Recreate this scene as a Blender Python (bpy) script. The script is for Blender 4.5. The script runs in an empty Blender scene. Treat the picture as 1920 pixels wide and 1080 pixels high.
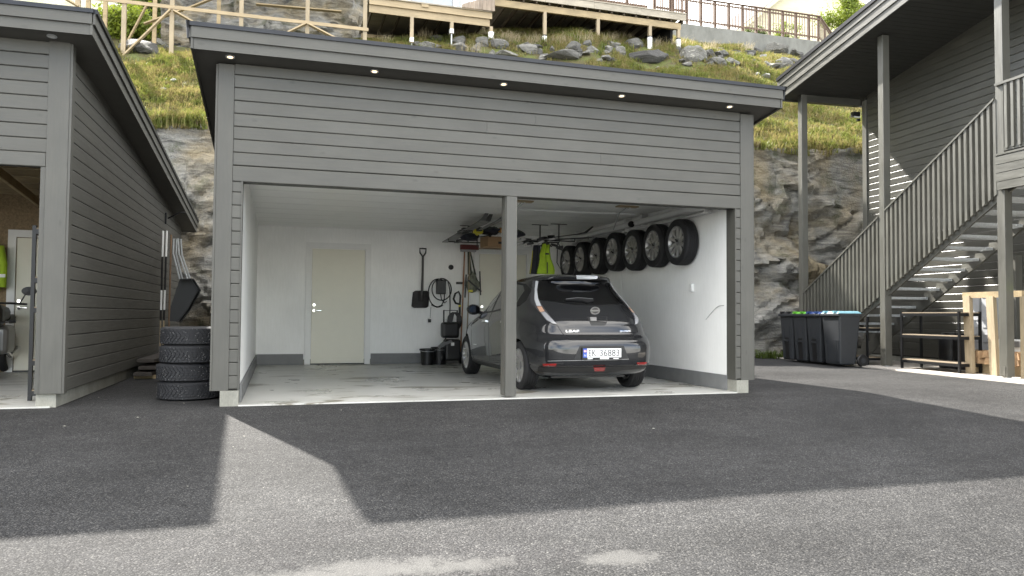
import bpy, bmesh, math, random
import numpy as np
from mathutils import Vector, Matrix, noise
from mathutils.bvhtree import BVHTree
from mathutils.geometry import delaunay_2d_cdt

random.seed(7)
SC = bpy.context.scene
COL = SC.collection
R = math.radians

# ------------------------------------------------------------------ camera
F = 1430.4
YAW, PITCH, ROLL = R(17.024), R(2.023), R(0.423)
EYE = Vector((0.376, -8.414, 0.946))
FW = Vector((math.sin(YAW)*math.cos(PITCH), math.cos(YAW)*math.cos(PITCH), math.sin(PITCH)))
R0 = Vector((math.cos(YAW), -math.sin(YAW), 0.0))
U0 = R0.cross(FW)
RT = R0*math.cos(ROLL) + U0*math.sin(ROLL)
UP = -R0*math.sin(ROLL) + U0*math.cos(ROLL)
cd = bpy.data.cameras.new('camera')
cam = bpy.data.objects.new('camera', cd)
COL.objects.link(cam)
cam.matrix_world = Matrix(((RT.x, UP.x, -FW.x, EYE.x), (RT.y, UP.y, -FW.y, EYE.y), (RT.z, UP.z, -FW.z, EYE.z), (0, 0, 0, 1)))
cd.sensor_width = 36.0
cd.lens = F/1920*36.0
cd.clip_start = 0.05
cd.clip_end = 600
SC.camera = cam

# ------------------------------------------------------------------ light
SUN_AZ, SUN_EL = R(-20.4), R(44.7)
SUN_STRENGTH, SKY_STRENGTH = 3.7, 0.12
w = bpy.data.worlds.new('World')
SC.world = w
w.use_nodes = True
nt = w.node_tree
bg = nt.nodes['Background']
sky = nt.nodes.new('ShaderNodeTexSky')
sky.sky_type = 'NISHITA'
sky.sun_disc = False
sky.sun_elevation = SUN_EL
sky.sun_rotation = SUN_AZ
tc = nt.nodes.new('ShaderNodeTexCoord')
mp = nt.nodes.new('ShaderNodeMapping')
mp.inputs['Scale'].default_value = (1.0, 1.0, 2.2)
mp.inputs['Location'].default_value = (3.1, 0.4, 0.0)
nz = nt.nodes.new('ShaderNodeTexNoise')
nz.inputs['Scale'].default_value = 1.9
nz.inputs['Detail'].default_value = 9
nz.inputs['Roughness'].default_value = 0.55
rp = nt.nodes.new('ShaderNodeValToRGB')
rp.color_ramp.elements[0].position = 0.36
rp.color_ramp.elements[1].position = 0.60
mx = nt.nodes.new('ShaderNodeMix')
mx.data_type = 'RGBA'
nt.links.new(tc.outputs['Generated'], mp.inputs['Vector'])
nt.links.new(mp.outputs['Vector'], nz.inputs['Vector'])
nt.links.new(nz.outputs['Fac'], rp.inputs['Fac'])
nt.links.new(rp.outputs['Color'], mx.inputs['Factor'])
nt.links.new(sky.outputs['Color'], mx.inputs['A'])
mx.inputs['B'].default_value = (9.5, 9.2, 8.7, 1)
nt.links.new(mx.outputs['Result'], bg.inputs['Color'])
bg.inputs['Strength'].default_value = SKY_STRENGTH
sl = bpy.data.lights.new('sun', 'SUN')
sl.energy = SUN_STRENGTH
sl.angle = R(0.8)
sl.color = (1.0, 0.955, 0.88)
so = bpy.data.objects.new('sun', sl)
COL.objects.link(so)
SUNV = Vector((math.sin(SUN_AZ)*math.cos(SUN_EL), math.cos(SUN_AZ)*math.cos(SUN_EL), math.sin(SUN_EL)))
so.rotation_euler = SUNV.to_track_quat('Z', 'Y').to_euler()
so.location = (-6, 12, 20)
SC.view_settings.view_transform = 'Standard'
SC.view_settings.look = 'None'
SC.view_settings.exposure = 2.3
SC.view_settings.gamma = 1.0
SC.view_settings.use_curve_mapping = False
SC.render.engine = 'CYCLES'
SC.cycles.max_bounces = 10
SC.cycles.diffuse_bounces = 6
SC.cycles.glossy_bounces = 4
SC.cycles.use_denoising = True

# ------------------------------------------------------------------ helpers
def ray(px, py):
    return FW + RT*((px-960)/F) - UP*((py-540)/F)
def ony(px, py, Y):
    d = ray(px, py); return EYE + d*((Y-EYE.y)/d.y)
def onx(px, py, X):
    d = ray(px, py); return EYE + d*((X-EYE.x)/d.x)
def onz(px, py, Z=0.0):
    d = ray(px, py); return EYE + d*((Z-EYE.z)/d.z)

def tag(o, label=None, cat=None, group=None, kind=None):
    if label: o['label'] = label
    if cat: o['category'] = cat
    if group: o['group'] = group
    if kind: o['kind'] = kind
    return o
def empty(name, loc=(0, 0, 0), rz=0.0, label=None, cat=None, group=None):
    o = bpy.data.objects.new(name, None)
    COL.objects.link(o)
    o.empty_display_size = 0.2
    o.location = loc
    o.rotation_euler = (0, 0, rz)
    return tag(o, label, cat, group)
def link(name, me, parent=None, loc=(0, 0, 0), rot=(0, 0, 0)):
    o = bpy.data.objects.new(name, me)
    COL.objects.link(o)
    if parent is not None: o.parent = parent
    o.location = loc
    o.rotation_euler = rot
    return o
def copy_tree(o, parent=None, loc=None, rot=None):
    c = o.copy()
    COL.objects.link(c)
    if parent is not None: c.parent = parent
    for ch in list(o.children): copy_tree(ch, c)
    if loc is not None: c.location = loc
    if rot is not None: c.rotation_euler = rot
    return c

class MB:
    def __init__(self):
        self.v = []; self.f = []
    def add(self, vs, fs):
        b = len(self.v)
        self.v += [tuple(p) for p in vs]
        self.f += [tuple(i+b for i in f) for f in fs]
        return self
    def box(self, x0, x1, y0, y1, z0, z1):
        return self.add([(x0,y0,z0),(x1,y0,z0),(x1,y1,z0),(x0,y1,z0),(x0,y0,z1),(x1,y0,z1),(x1,y1,z1),(x0,y1,z1)],
                        [(0,3,2,1),(4,5,6,7),(0,1,5,4),(1,2,6,5),(2,3,7,6),(3,0,4,7)])
    def hexa(self, p):
        return self.add(p, [(0,3,2,1),(4,5,6,7),(0,1,5,4),(1,2,6,5),(2,3,7,6),(3,0,4,7)])
    def beam(self, a, b, wd, ht, up=(0, 0, 1)):
        a = Vector(a); b = Vector(b); d = (b-a).normalized(); u = Vector(up)
        s = d.cross(u)
        if s.length < 1e-4: s = d.cross(Vector((0, 1, 0)))
        s.normalize(); u = s.cross(d).normalized()
        s = s*(wd/2); u = u*(ht/2)
        return self.add([a-s-u, a+s-u, b+s-u, b-s-u, a-s+u, a+s+u, b+s+u, b-s+u],
                        [(0,3,2,1),(4,5,6,7),(0,1,5,4),(1,2,6,5),(2,3,7,6),(3,0,4,7)])
    def tube(self, pts, r, n=8, closed=False, cap=True):
        pts = [Vector(p) for p in pts]; m = len(pts)
        rr = r if hasattr(r, '__len__') else [r]*m
        vs = []; prev = None
        for i, p in enumerate(pts):
            if closed: t = pts[(i+1) % m]-pts[i-1]
            else: t = pts[min(i+1, m-1)]-pts[max(i-1, 0)]
            t.normalize()
            if prev is None:
                s = t.orthogonal().normalized()
            else:
                s = (prev - t*prev.dot(t))
                s = s.normalized() if s.length > 1e-6 else t.orthogonal().normalized()
            prev = s
            q = t.cross(s)
            for k in range(n):
                a = 2*math.pi*k/n
                vs.append(p + (s*math.cos(a)+q*math.sin(a))*rr[i])
        fs = []
        for i in range(m if closed else m-1):
            j = (i+1) % m
            for k in range(n):
                l = (k+1) % n
                fs.append((i*n+k, i*n+l, j*n+l, j*n+k))
        if cap and not closed:
            fs.append(tuple(range(n-1, -1, -1))); fs.append(tuple((m-1)*n+k for k in range(n)))
        return self.add(vs, fs)
    def lathe(self, prof, n=32, M=None, closed=False):
        # prof: (radius, height along local x axis)
        vs = []; m = len(prof)
        for (r, h) in prof:
            for k in range(n):
                a = 2*math.pi*k/n
                p = Vector((h, r*math.cos(a), r*math.sin(a)))
                vs.append(M @ p if M else p)
        fs = []
        for i in range(m if closed else m-1):
            j = (i+1) % m
            for k in range(n):
                l = (k+1) % n
                fs.append((i*n+k, j*n+k, j*n+l, i*n+l))
        return self.add(vs, fs)
    def prism(self, poly, f0, f1):
        # poly 2D list, f0/f1 map (a,b)->3D for the two ends
        n = len(poly)
        vs = [f0(*p) for p in poly] + [f1(*p) for p in poly]
        fs = [tuple(range(n-1, -1, -1)), tuple(range(n, 2*n))]
        fs += [(i, (i+1) % n, n+(i+1) % n, n+i) for i in range(n)]
        return self.add(vs, fs)
    def mesh(self, name, m, smooth=False):
        me = bpy.data.meshes.new(name)
        me.from_pydata(self.v, [], self.f)
        bm = bmesh.new(); bm.from_mesh(me)
        bmesh.ops.recalc_face_normals(bm, faces=bm.faces)
        bm.to_mesh(me); bm.free()
        if m: me.materials.append(m)
        if smooth:
            me.polygons.foreach_set('use_smooth', [True]*len(me.polygons))
            try: me.set_sharp_from_angle(angle=R(42))
            except Exception: pass
        return me
    def obj(self, name, m, parent=None, smooth=False, loc=(0, 0, 0), rot=(0, 0, 0)):
        return link(name, self.mesh(name, m, smooth), parent, loc, rot)

_pk = {}
def plank(parent, name, L, h, t, loc, m, rot=(0, 0, 0), ch=0.004):
    """board of length L along local x, front face at local -y, lower edge at z=0"""
    key = (round(L, 3), round(h, 4), round(t, 4), m.name, name)
    if key not in _pk:
        P = [(0, 0), (0, h), (-t+ch, h), (-t, h-ch*1.6), (-t, ch*1.6), (-t+ch, 0)]
        mb = MB().prism(P, lambda a, b: (0, a, b), lambda a, b: (L, a, b))
        _pk[key] = mb.mesh(name, m)
    return link(name, _pk[key], parent, loc, rot)
def boxp(parent, name, m, *b, bevel=0.0):
    o = MB().box(*b).obj(name, m, parent)
    if bevel:
        md = o.modifiers.new('bevel', 'BEVEL'); md.width = bevel; md.segments = 2
        md.limit_method = 'ANGLE'
    return o

# ------------------------------------------------------------------ materials
def newmat(name):
    m = bpy.data.materials.new(name); m.use_nodes = True
    t = m.node_tree
    return m, t, t.nodes['Principled BSDF']
def nd(t, typ, **kw):
    n = t.nodes.new(typ)
    for k, v in kw.items():
        if k in n.inputs.keys(): n.inputs[k].default_value = v
        else: setattr(n, k, v)
    return n
def ramp(t, fac, stops):
    r = t.nodes.new('ShaderNodeValToRGB')
    e = r.color_ramp.elements
    while len(e) < len(stops): e.new(0.5)
    for q, (p, c) in zip(e, stops):
        q.position = p; q.color = (c[0], c[1], c[2], 1) if hasattr(c, '__len__') else (c, c, c, 1)
    t.links.new(fac, r.inputs['Fac'])
    return r.outputs['Color']
def coords(t, scale=(1, 1, 1), rnd=True, typ='Object'):
    c = t.nodes.new('ShaderNodeTexCoord')
    mp = t.nodes.new('ShaderNodeMapping')
    mp.inputs['Scale'].default_value = scale
    if rnd:
        oi = t.nodes.new('ShaderNodeObjectInfo')
        ml = t.nodes.new('ShaderNodeVectorMath'); ml.operation = 'SCALE'
        ml.inputs[0].default_value = (37.0, 91.0, 53.0)
        t.links.new(oi.outputs['Random'], ml.inputs['Scale'])
        ad = t.nodes.new('ShaderNodeVectorMath'); ad.operation = 'ADD'
        t.links.new(c.outputs[typ], ad.inputs[0]); t.links.new(ml.outputs['Vector'], ad.inputs[1])
        t.links.new(ad.outputs['Vector'], mp.inputs['Vector'])
    else:
        t.links.new(c.outputs[typ], mp.inputs['Vector'])
    return mp.outputs['Vector']
def noise_n(t, vec, scale, detail=4, rough=0.55, dist=0.0):
    n = t.nodes.new('ShaderNodeTexNoise')
    n.inputs['Scale'].default_value = scale; n.inputs['Detail'].default_value = detail
    n.inputs['Roughness'].default_value = rough; n.inputs['Distortion'].default_value = dist
    t.links.new(vec, n.inputs['Vector'])
    return n.outputs['Fac']
def mixc(t, fac, a, b, mode='MIX'):
    n = t.nodes.new('ShaderNodeMix'); n.data_type = 'RGBA'; n.blend_type = mode
    if isinstance(fac, (int, float)): n.inputs['Factor'].default_value = fac
    else: t.links.new(fac, n.inputs['Factor'])
    for s, x in (('A', a), ('B', b)):
        if hasattr(x, '__len__'): n.inputs[s].default_value = (x[0], x[1], x[2], 1)
        else: t.links.new(x, n.inputs[s])
    return n.outputs['Result']
def bump(t, bs, h, strength=0.3, dist=0.01):
    b = t.nodes.new('ShaderNodeBump')
    b.inputs['Strength'].default_value = strength; b.inputs['Distance'].default_value = dist
    t.links.new(h, b.inputs['Height']); t.links.new(b.outputs['Normal'], bs.inputs['Normal'])
def simple(name, col, rough=0.5, metal=0.0, var=0.12, scale=6.0, stretch=(1, 1, 1), bmp=0.0, bscale=60.0, spec=0.5, coat=0.0):
    m, t, b = newmat(name)
    v = coords(t, stretch)
    n = noise_n(t, v, scale, 5)
    c = ramp(t, n, [(0.25, [x*(1-var) for x in col]), (0.75, [x*(1+var) for x in col])])
    t.links.new(c, b.inputs['Base Color'])
    b.inputs['Roughness'].default_value = rough; b.inputs['Metallic'].default_value = metal
    b.inputs['Specular IOR Level'].default_value = spec
    b.inputs['Coat Weight'].default_value = coat
    if bmp: bump(t, b, noise_n(t, v, bscale, 4), bmp, 0.004)
    return m
def wood(name, c0, c1, rough=0.6, grain=1.0, var=0.10, bmp=0.25, knots=True, axis=0):
    st = [14.0, 14.0, 14.0]; st[axis] = 0.9
    m, t, b = newmat(name)
    v = coords(t, st)
    g = noise_n(t, v, 3.0*grain, 7, 0.62, 0.6)
    c = ramp(t, g, [(0.3, c0), (0.7, c1)])
    st2 = [5.0, 5.0, 5.0]; st2[axis] = 2.2
    vb = coords(t, st2)
    big = noise_n(t, vb, 0.9, 4)
    sh = ramp(t, big, [(0.3, 1-var), (0.7, 1+var)])
    c = mixc(t, 1.0, c, sh, 'MULTIPLY')
    if knots:
        vo = t.nodes.new('ShaderNodeTexVoronoi'); vo.inputs['Scale'].default_value = 1.3
        t.links.new(vb, vo.inputs['Vector'])
        k = ramp(t, vo.outputs['Distance'], [(0.04, 0.80), (0.12, 1.0)])
        c = mixc(t, 1.0, c, k, 'MULTIPLY')
    oi = t.nodes.new('ShaderNodeObjectInfo')
    ob = ramp(t, oi.outputs['Random'], [(0.0, 0.93), (1.0, 1.07)])
    c = mixc(t, 1.0, c, ob, 'MULTIPLY')
    t.links.new(c, b.inputs['Base Color'])
    rr = ramp(t, g, [(0.3, rough-0.08), (0.7, rough+0.1)])
    t.links.new(rr, b.inputs['Roughness'])
    bump(t, b, g, bmp, 0.004)
    return m

G0, G1 = (0.068, 0.066, 0.057), (0.085, 0.083, 0.072)
M_CLAD = wood('grey_painted_wood', G0, G1, 0.52, axis=0)
M_CLADV = wood('grey_painted_wood_upright', G0, G1, 0.52, axis=2)
M_CLADY = wood('grey_painted_wood_deep', G0, G1, 0.52, axis=1)
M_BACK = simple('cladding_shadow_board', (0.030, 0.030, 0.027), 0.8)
M_SOFF = simple('grey_soffit', (0.10, 0.098, 0.088), 0.6, var=0.08)
M_FLASH = simple('dark_metal_flashing', (0.03, 0.031, 0.034), 0.38, 0.6, var=0.15)
M_ROOF = simple('roof_felt', (0.04, 0.04, 0.042), 0.85, bmp=0.4, bscale=200)
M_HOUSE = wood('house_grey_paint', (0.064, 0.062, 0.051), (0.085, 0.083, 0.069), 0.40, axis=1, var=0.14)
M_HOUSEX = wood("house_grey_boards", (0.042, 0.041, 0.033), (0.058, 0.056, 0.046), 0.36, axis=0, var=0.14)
M_HSOFF = wood('shaded_soffit_boards', (0.022, 0.022, 0.019), (0.030, 0.030, 0.026), 0.6, axis=0)  # darker than the wall paint: shade under the roof put into the colour
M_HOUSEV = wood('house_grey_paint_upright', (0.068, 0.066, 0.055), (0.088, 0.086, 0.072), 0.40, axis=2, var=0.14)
for m_ in (M_HOUSE, M_HOUSEX, M_HOUSEV): m_.node_tree.nodes['Principled BSDF'].inputs['Specular IOR Level'].default_value = 0.9
M_PINE = wood('raw_pine', (0.29, 0.22, 0.13), (0.40, 0.315, 0.19), 0.65, axis=0, var=0.12)
M_PINEV = wood('raw_pine_upright', (0.25, 0.20, 0.125), (0.37, 0.30, 0.20), 0.65, axis=2, var=0.12)
M_TREAT = wood('treated_pine', (0.24, 0.18, 0.10), (0.36, 0.28, 0.16), 0.7, axis=0, var=0.2)
M_BROWN = wood('brown_stained_wood', (0.085, 0.052, 0.034), (0.15, 0.095, 0.06), 0.6, axis=2, var=0.25)
M_BROWNX = wood('brown_stained_wood_long', (0.085, 0.052, 0.034), (0.15, 0.095, 0.06), 0.6, axis=0, var=0.25)
M_OLDDECK = wood('weathered_deck', (0.26, 0.23, 0.18), (0.38, 0.34, 0.27), 0.75, axis=0, var=0.2)
M_BLACK = simple('black_plastic', (0.008, 0.008, 0.0085), 0.45)
M_BLACKM = simple('black_metal', (0.010, 0.0105, 0.0115), 0.4, 0.3)
M_RUB = simple('tyre_rubber', (0.0095, 0.0095, 0.0105), 0.72, bmp=0.2, bscale=120, var=0.2)
M_RUB2 = simple('dusty_tyre_rubber', (0.020, 0.0205, 0.023), 0.78, bmp=0.3, bscale=120, var=0.25)
M_ALLOY = simple('silver_alloy', (0.55, 0.54, 0.52), 0.3, 0.85, var=0.08)
M_STEEL = simple('galvanised_steel', (0.58, 0.60, 0.61), 0.45, 0.25, var=0.15, scale=25)
M_CHROME = simple('chrome', (0.8, 0.8, 0.8), 0.12, 1.0, var=0.02)
M_DOOR = simple('ivory_door_paint', (0.71, 0.69, 0.58), 0.42, var=0.02)
M_TRIM = simple('white_trim_paint', (0.74, 0.74, 0.72), 0.45, var=0.03)
M_CONCGREY = simple('grey_sheet_skirting', (0.17, 0.173, 0.172), 0.6, var=0.1)
M_RED = simple('dark_red_plastic', (0.12, 0.02, 0.016), 0.5)
M_CARD = simple('cardboard', (0.30, 0.19, 0.10), 0.8)
M_LIME = simple('high_vis_fabric', (0.34, 0.50, 0.025), 0.8, var=0.2, scale=9, bmp=0.5, bscale=22)
M_YEL = simple('yellow_plastic', (0.62, 0.55, 0.04), 0.45)
M_NAVY = simple('navy_fabric', (0.009, 0.010, 0.018), 0.7, var=0.3)
M_WHITEP = simple('white_plastic', (0.72, 0.72, 0.70), 0.4, var=0.03)
M_CHROMEB = simple('grey_metal', (0.28, 0.28, 0.28), 0.35, 0.7)
M_CORD = simple('braided_strap', (0.05, 0.06, 0.045), 0.8)

def mat_wall():
    m, t, b = newmat('white_rough_wall')
    v = coords(t, (1, 1, 0.12), False)
    n = noise_n(t, v, 38, 5, 0.6)
    c = ramp(t, n, [(0.3, (0.83, 0.83, 0.805)), (0.7, (0.88, 0.88, 0.86))])
    v2 = coords(t, (1, 1, 1), False)
    d = noise_n(t, v2, 1.1, 5)
    c = mixc(t, 1.0, c, ramp(t, d, [(0.35, 0.93), (0.6, 1.0)]), 'MULTIPLY')
    t.links.new(c, b.inputs['Base Color']); b.inputs['Roughness'].default_value = 0.55
    bump(t, b, n, 0.14, 0.005)
    return m
M_WALL = mat_wall()
M_CEIL = simple('white_gloss_ceiling', (0.84, 0.84, 0.81), 0.30, var=0.03)

def mat_slab():
    m, t, b = newmat('stained_concrete_floor')
    v = coords(t, (1, 1, 1), False)
    n1 = noise_n(t, v, 1.3, 8, 0.6)
    c = ramp(t, n1, [(0.3, (0.42, 0.415, 0.38)), (0.65, (0.58, 0.575, 0.54))])
    vs = coords(t, (0.9, 2.4, 1), False)
    n2 = noise_n(t, vs, 1.05, 6, 0.62, 0.9)
    st = ramp(t, n2, [(0.0, (0.20, 0.17, 0.13)), (0.385, (0.38, 0.35, 0.29)), (0.43, 1.0)])
    c = mixc(t, 0.92, c, st, 'MULTIPLY')
    n3 = noise_n(t, v, 90, 3)
    c = mixc(t, 0.25, c, ramp(t, n3, [(0.3, 0.6), (0.7, 1.1)]), 'MULTIPLY')
    t.links.new(c, b.inputs['Base Color'])
    t.links.new(ramp(t, n1, [(0.3, 0.22), (0.7, 0.45)]), b.inputs['Roughness'])
    bump(t, b, n3, 0.1, 0.003)
    return m
M_SLAB = mat_slab()

def mat_conc(name, a, bcol):
    m, t, b = newmat(name)
    v = coords(t, (1, 1, 0.5))
    n1 = noise_n(t, v, 2.6, 8, 0.65)
    c = ramp(t, n1, [(0.28, a), (0.7, bcol)])
    n3 = noise_n(t, v, 70, 4)
    c = mixc(t, 0.4, c, ramp(t, n3, [(0.3, 0.6), (0.7, 1.1)]), 'MULTIPLY')
    t.links.new(c, b.inputs['Base Color']); b.inputs['Roughness'].default_value = 0.8
    bump(t, b, n3, 0.35, 0.006)
    return m
M_CONC = mat_conc('plinth_concrete', (0.20, 0.195, 0.165), (0.34, 0.335, 0.29))
M_PAD = mat_conc('pale_concrete_pad', (0.40, 0.36, 0.31), (0.58, 0.54, 0.48))
M_RETAIN = mat_conc('old_wall_concrete', (0.12, 0.12, 0.105), (0.21, 0.21, 0.19))

def mat_asphalt():
    m, t, b = newmat('coarse_asphalt')
    v = coords(t, (1, 1, 1), False)
    vo = t.nodes.new('ShaderNodeTexVoronoi'); vo.inputs['Scale'].default_value = 115
    t.links.new(v, vo.inputs['Vector'])
    sp = t.nodes.new('ShaderNodeSeparateColor'); t.links.new(vo.outputs['Color'], sp.inputs['Color'])
    stone = ramp(t, sp.outputs['Red'], [(0.0, (0.034, 0.034, 0.0345)), (0.5, (0.049, 0.0487, 0.0488)), (0.82, (0.066, 0.065, 0.063)), (0.97, (0.10, 0.098, 0.094)), (1.0, (0.14, 0.136, 0.13))])
    gap = ramp(t, vo.outputs['Distance'], [(0.30, 1.0), (0.75, 0.35)])
    c = mixc(t, 1.0, stone, gap, 'MULTIPLY')
    big = noise_n(t, v, 0.55, 6, 0.6)
    c = mixc(t, 1.0, c, ramp(t, big, [(0.28, 0.70), (0.5, 0.98), (0.72, 1.26)]), 'MULTIPLY')
    mid = noise_n(t, v, 7, 5, 0.7)
    c = mixc(t, 1.0, c, ramp(t, mid, [(0.3, 0.84), (0.7, 1.16)]), 'MULTIPLY')
    trk = coords(t, (0.35, 1.7, 1), False)
    c = mixc(t, 1.0, c, ramp(t, noise_n(t, trk, 0.8, 5, 0.6), [(0.35, 0.86), (0.65, 1.12)]), 'MULTIPLY')
    # scattered pale chips
    v2 = t.nodes.new('ShaderNodeTexVoronoi'); v2.inputs['Scale'].default_value = 7.5
    t.links.new(v, v2.inputs['Vector'])
    chip = ramp(t, v2.outputs['Distance'], [(0.012, 0.7), (0.03, 0.0)])
    c = mixc(t, chip, c, (0.16, 0.155, 0.145))
    # dried pale dust marks near the front edge
    def blot(x, y, rx, ry):
        cc = t.nodes.new('ShaderNodeTexCoord'); mp = t.nodes.new('ShaderNodeMapping')
        mp.vector_type = 'TEXTURE'
        mp.inputs['Location'].default_value = (x, y, 0); mp.inputs['Scale'].default_value = (rx, ry, 50)
        t.links.new(cc.outputs['Object'], mp.inputs['Vector'])
        ln = t.nodes.new('ShaderNodeVectorMath'); ln.operation = 'LENGTH'
        t.links.new(mp.outputs['Vector'], ln.inputs[0])
        ad = t.nodes.new('ShaderNodeMath'); ad.operation = 'MULTIPLY_ADD'
        t.links.new(noise_n(t, v, 9, 7, 0.75), ad.inputs[0]); ad.inputs[1].default_value = 2.4
        t.links.new(ln.outputs['Value'], ad.inputs[2])
        return ramp(t, ad.outputs['Value'], [(0.95, 1.0), (1.0, 0.55), (0.999, 0.4)]) if False else \
            rampf(t, ad.outputs['Value'], 1.5, 2.25)
    for (x, y, rx, ry, k) in BLOTS:
        c = mixc(t, blot(x, y, rx, ry), c, (0.105*k, 0.103*k, 0.098*k))
    t.links.new(c, b.inputs['Base Color'])
    b.inputs['Roughness'].default_value = 0.8
    b.inputs['Specular IOR Level'].default_value = 0.12
    hh = mixc(t, 0.5, gap, ramp(t, mid, [(0.2, 0.0), (0.8, 1.0)]))
    bump(t, b, hh, 0.55, 0.008)
    return m
def rampf(t, val, lo, hi):
    n = t.nodes.new('ShaderNodeMapRange'); n.interpolation_type = 'SMOOTHSTEP'
    n.inputs['From Min'].default_value = lo; n.inputs['From Max'].default_value = hi
    n.inputs['To Min'].default_value = 0.65; n.inputs['To Max'].default_value = 0.0
    t.links.new(val, n.inputs['Value'])
    return n.outputs['Result']

def mat_rock():
    m, t, b = newmat('weathered_gneiss')
    v = coords(t, (1, 1, 1), False)
    n0 = noise_n(t, v, 0.55, 5, 0.6, 0.5)
    vs = coords(t, (0.7, 1.0, 3.4), False)
    n1 = noise_n(t, vs, 1.7, 9, 0.65, 1.4)
    c = ramp(t, n1, [(0.28, (0.03, 0.03, 0.028)), (0.42, (0.17, 0.166, 0.152)), (0.58, (0.29, 0.283, 0.255)), (0.78, (0.42, 0.405, 0.365))])
    och = ramp(t, n1, [(0.25, (0.08, 0.058, 0.024)), (0.5, (0.27, 0.205, 0.10)), (0.75, (0.40, 0.33, 0.20))])
    f = ramp(t, n0, [(0.46, 0.0), (0.62, 0.68)])
    c = mixc(t, f, c, och)
    nm = noise_n(t, v, 1.35, 7, 0.7)
    mo = ramp(t, nm, [(0.55, 0.0), (0.66, 0.75)])
    c = mixc(t, mo, c, (0.055, 0.062, 0.022))
    fine = noise_n(t, v, 26, 5, 0.7)
    c = mixc(t, 0.6, c, ramp(t, fine, [(0.3, 0.6), (0.7, 1.25)]), 'MULTIPLY')
    t.links.new(c, b.inputs['Base Color']); b.inputs['Roughness'].default_value = 0.72
    bump(t, b, mixc(t, 0.4, n1, fine), 1.0, 0.12)
    return m
M_ROCK = mat_rock()
def mat_stone():
    m, t, b = newmat('boulder_stone')
    v = coords(t, (1, 1, 4.5))
    n1 = noise_n(t, v, 2.2, 10, 0.70, 1.2)
    c = ramp(t, n1, [(0.28, (0.016, 0.016, 0.014)), (0.42, (0.11, 0.107, 0.096)), (0.54, (0.06, 0.058, 0.052)), (0.66, (0.24, 0.232, 0.205)), (0.8, (0.36, 0.345, 0.30))])
    oi = t.nodes.new('ShaderNodeObjectInfo')
    c = mixc(t, 1.0, c, ramp(t, oi.outputs['Random'], [(0.0, 0.4), (1.0, 1.9)]), 'MULTIPLY')
    v2 = coords(t)
    mo = ramp(t, noise_n(t, v2, 1.9, 6, 0.7), [(0.56, 0.0), (0.66, 0.7)])
    c = mixc(t, mo, c, (0.05, 0.05, 0.016))
    t.links.new(c, b.inputs['Base Color']); b.inputs['Roughness'].default_value = 0.75
    bump(t, b, n1, 1.0, 0.06)
    return m
M_STONE = mat_stone()
def mat_soil():
    m, t, b = newmat('mossy_turf')
    v = coords(t, (1, 1, 1), False)
    n = noise_n(t, v, 1.7, 8, 0.68)
    c = ramp(t, n, [(0.30, (0.035, 0.022, 0.010)), (0.45, (0.075, 0.06, 0.018)), (0.6, (0.09, 0.11, 0.018)), (0.75, (0.15, 0.12, 0.045))])
    f = noise_n(t, v, 30, 5, 0.7)
    c = mixc(t, 0.8, c, ramp(t, f, [(0.3, 0.45), (0.7, 1.35)]), 'MULTIPLY')
    t.links.new(c, b.inputs['Base Color']); b.inputs['Roughness'].default_value = 0.9
    bump(t, b, f, 0.9, 0.05)
    return m
M_SOIL = mat_soil()
def mat_blades(name, cols, scale=0.9):
    m, t, b = newmat(name)
    v = coords(t, (1, 1, 1), False)
    n = noise_n(t, v, scale, 6, 0.75)
    k = len(cols)
    c = ramp(t, n, [(0.30+0.42*i/(k-1), col) for i, col in enumerate(cols)])
    f = noise_n(t, v, 18, 3)
    c = mixc(t, 0.7, c, ramp(t, f, [(0.3, 0.6), (0.7, 1.3)]), 'MULTIPLY')
    t.links.new(c, b.inputs['Base Color']); b.inputs['Roughness'].default_value = 0.6
    tr = t.nodes.new('ShaderNodeBsdfTranslucent'); t.links.new(c, tr.inputs['Color'])
    ms = t.nodes.new('ShaderNodeMixShader'); ms.inputs[0].default_value = 0.4
    out = t.nodes['Material Output']
    t.links.new(b.outputs[0], ms.inputs[1]); t.links.new(tr.outputs[0], ms.inputs[2]); t.links.new(ms.outputs[0], out.inputs['Surface'])
    return m
M_GRASS = mat_blades('meadow_grass', [(0.07, 0.095, 0.018), (0.14, 0.165, 0.03), (0.26, 0.205, 0.085), (0.15, 0.185, 0.03), (0.10, 0.075, 0.03), (0.31, 0.26, 0.135)], 1.1)
M_LEAF = mat_blades('yellow_green_leaves', [(0.12, 0.17, 0.02), (0.25, 0.30, 0.03)], 2.0)
M_LEAFD = mat_blades('green_leaves', [(0.05, 0.08, 0.015), (0.12, 0.16, 0.03)], 2.0)

def glass(name, col, rough=0.04, coat=0.6):
    m, t, b = newmat(name)
    v = coords(t)
    c = ramp(t, noise_n(t, v, 3.0, 3), [(0.3, [x*0.9 for x in col]), (0.7, [x*1.1 for x in col])])
    t.links.new(c, b.inputs['Base Color'])
    b.inputs['Roughness'].default_value = rough; b.inputs['Coat Weight'].default_value = coat
    b.inputs['Coat Roughness'].default_value = 0.02
    return m
M_GLASS = glass('privacy_glass', (0.003, 0.003, 0.0034), 0.04, 0.0)
M_GLASSL = glass('side_window_glass', (0.05, 0.053, 0.047))
M_PAINT = glass('dark_grey_metallic_paint', (0.0125, 0.013, 0.0145), 0.25, 1.0)
M_PAINT.node_tree.nodes['Principled BSDF'].inputs['Specular IOR Level'].default_value = 0.2
M_LENS = glass('clear_lamp_lens', (0.25, 0.25, 0.26), 0.15)
M_LED = glass('white_lamp_strip', (0.50, 0.51, 0.52), 0.2)
M_AMBER = glass('amber_lamp_lens', (0.50, 0.30, 0.20), 0.15)
M_REDL = glass('red_reflector', (0.22, 0.010, 0.009), 0.15)
M_SMOKE = glass('smoked_lamp_housing', (0.045, 0.045, 0.05), 0.1)
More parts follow.
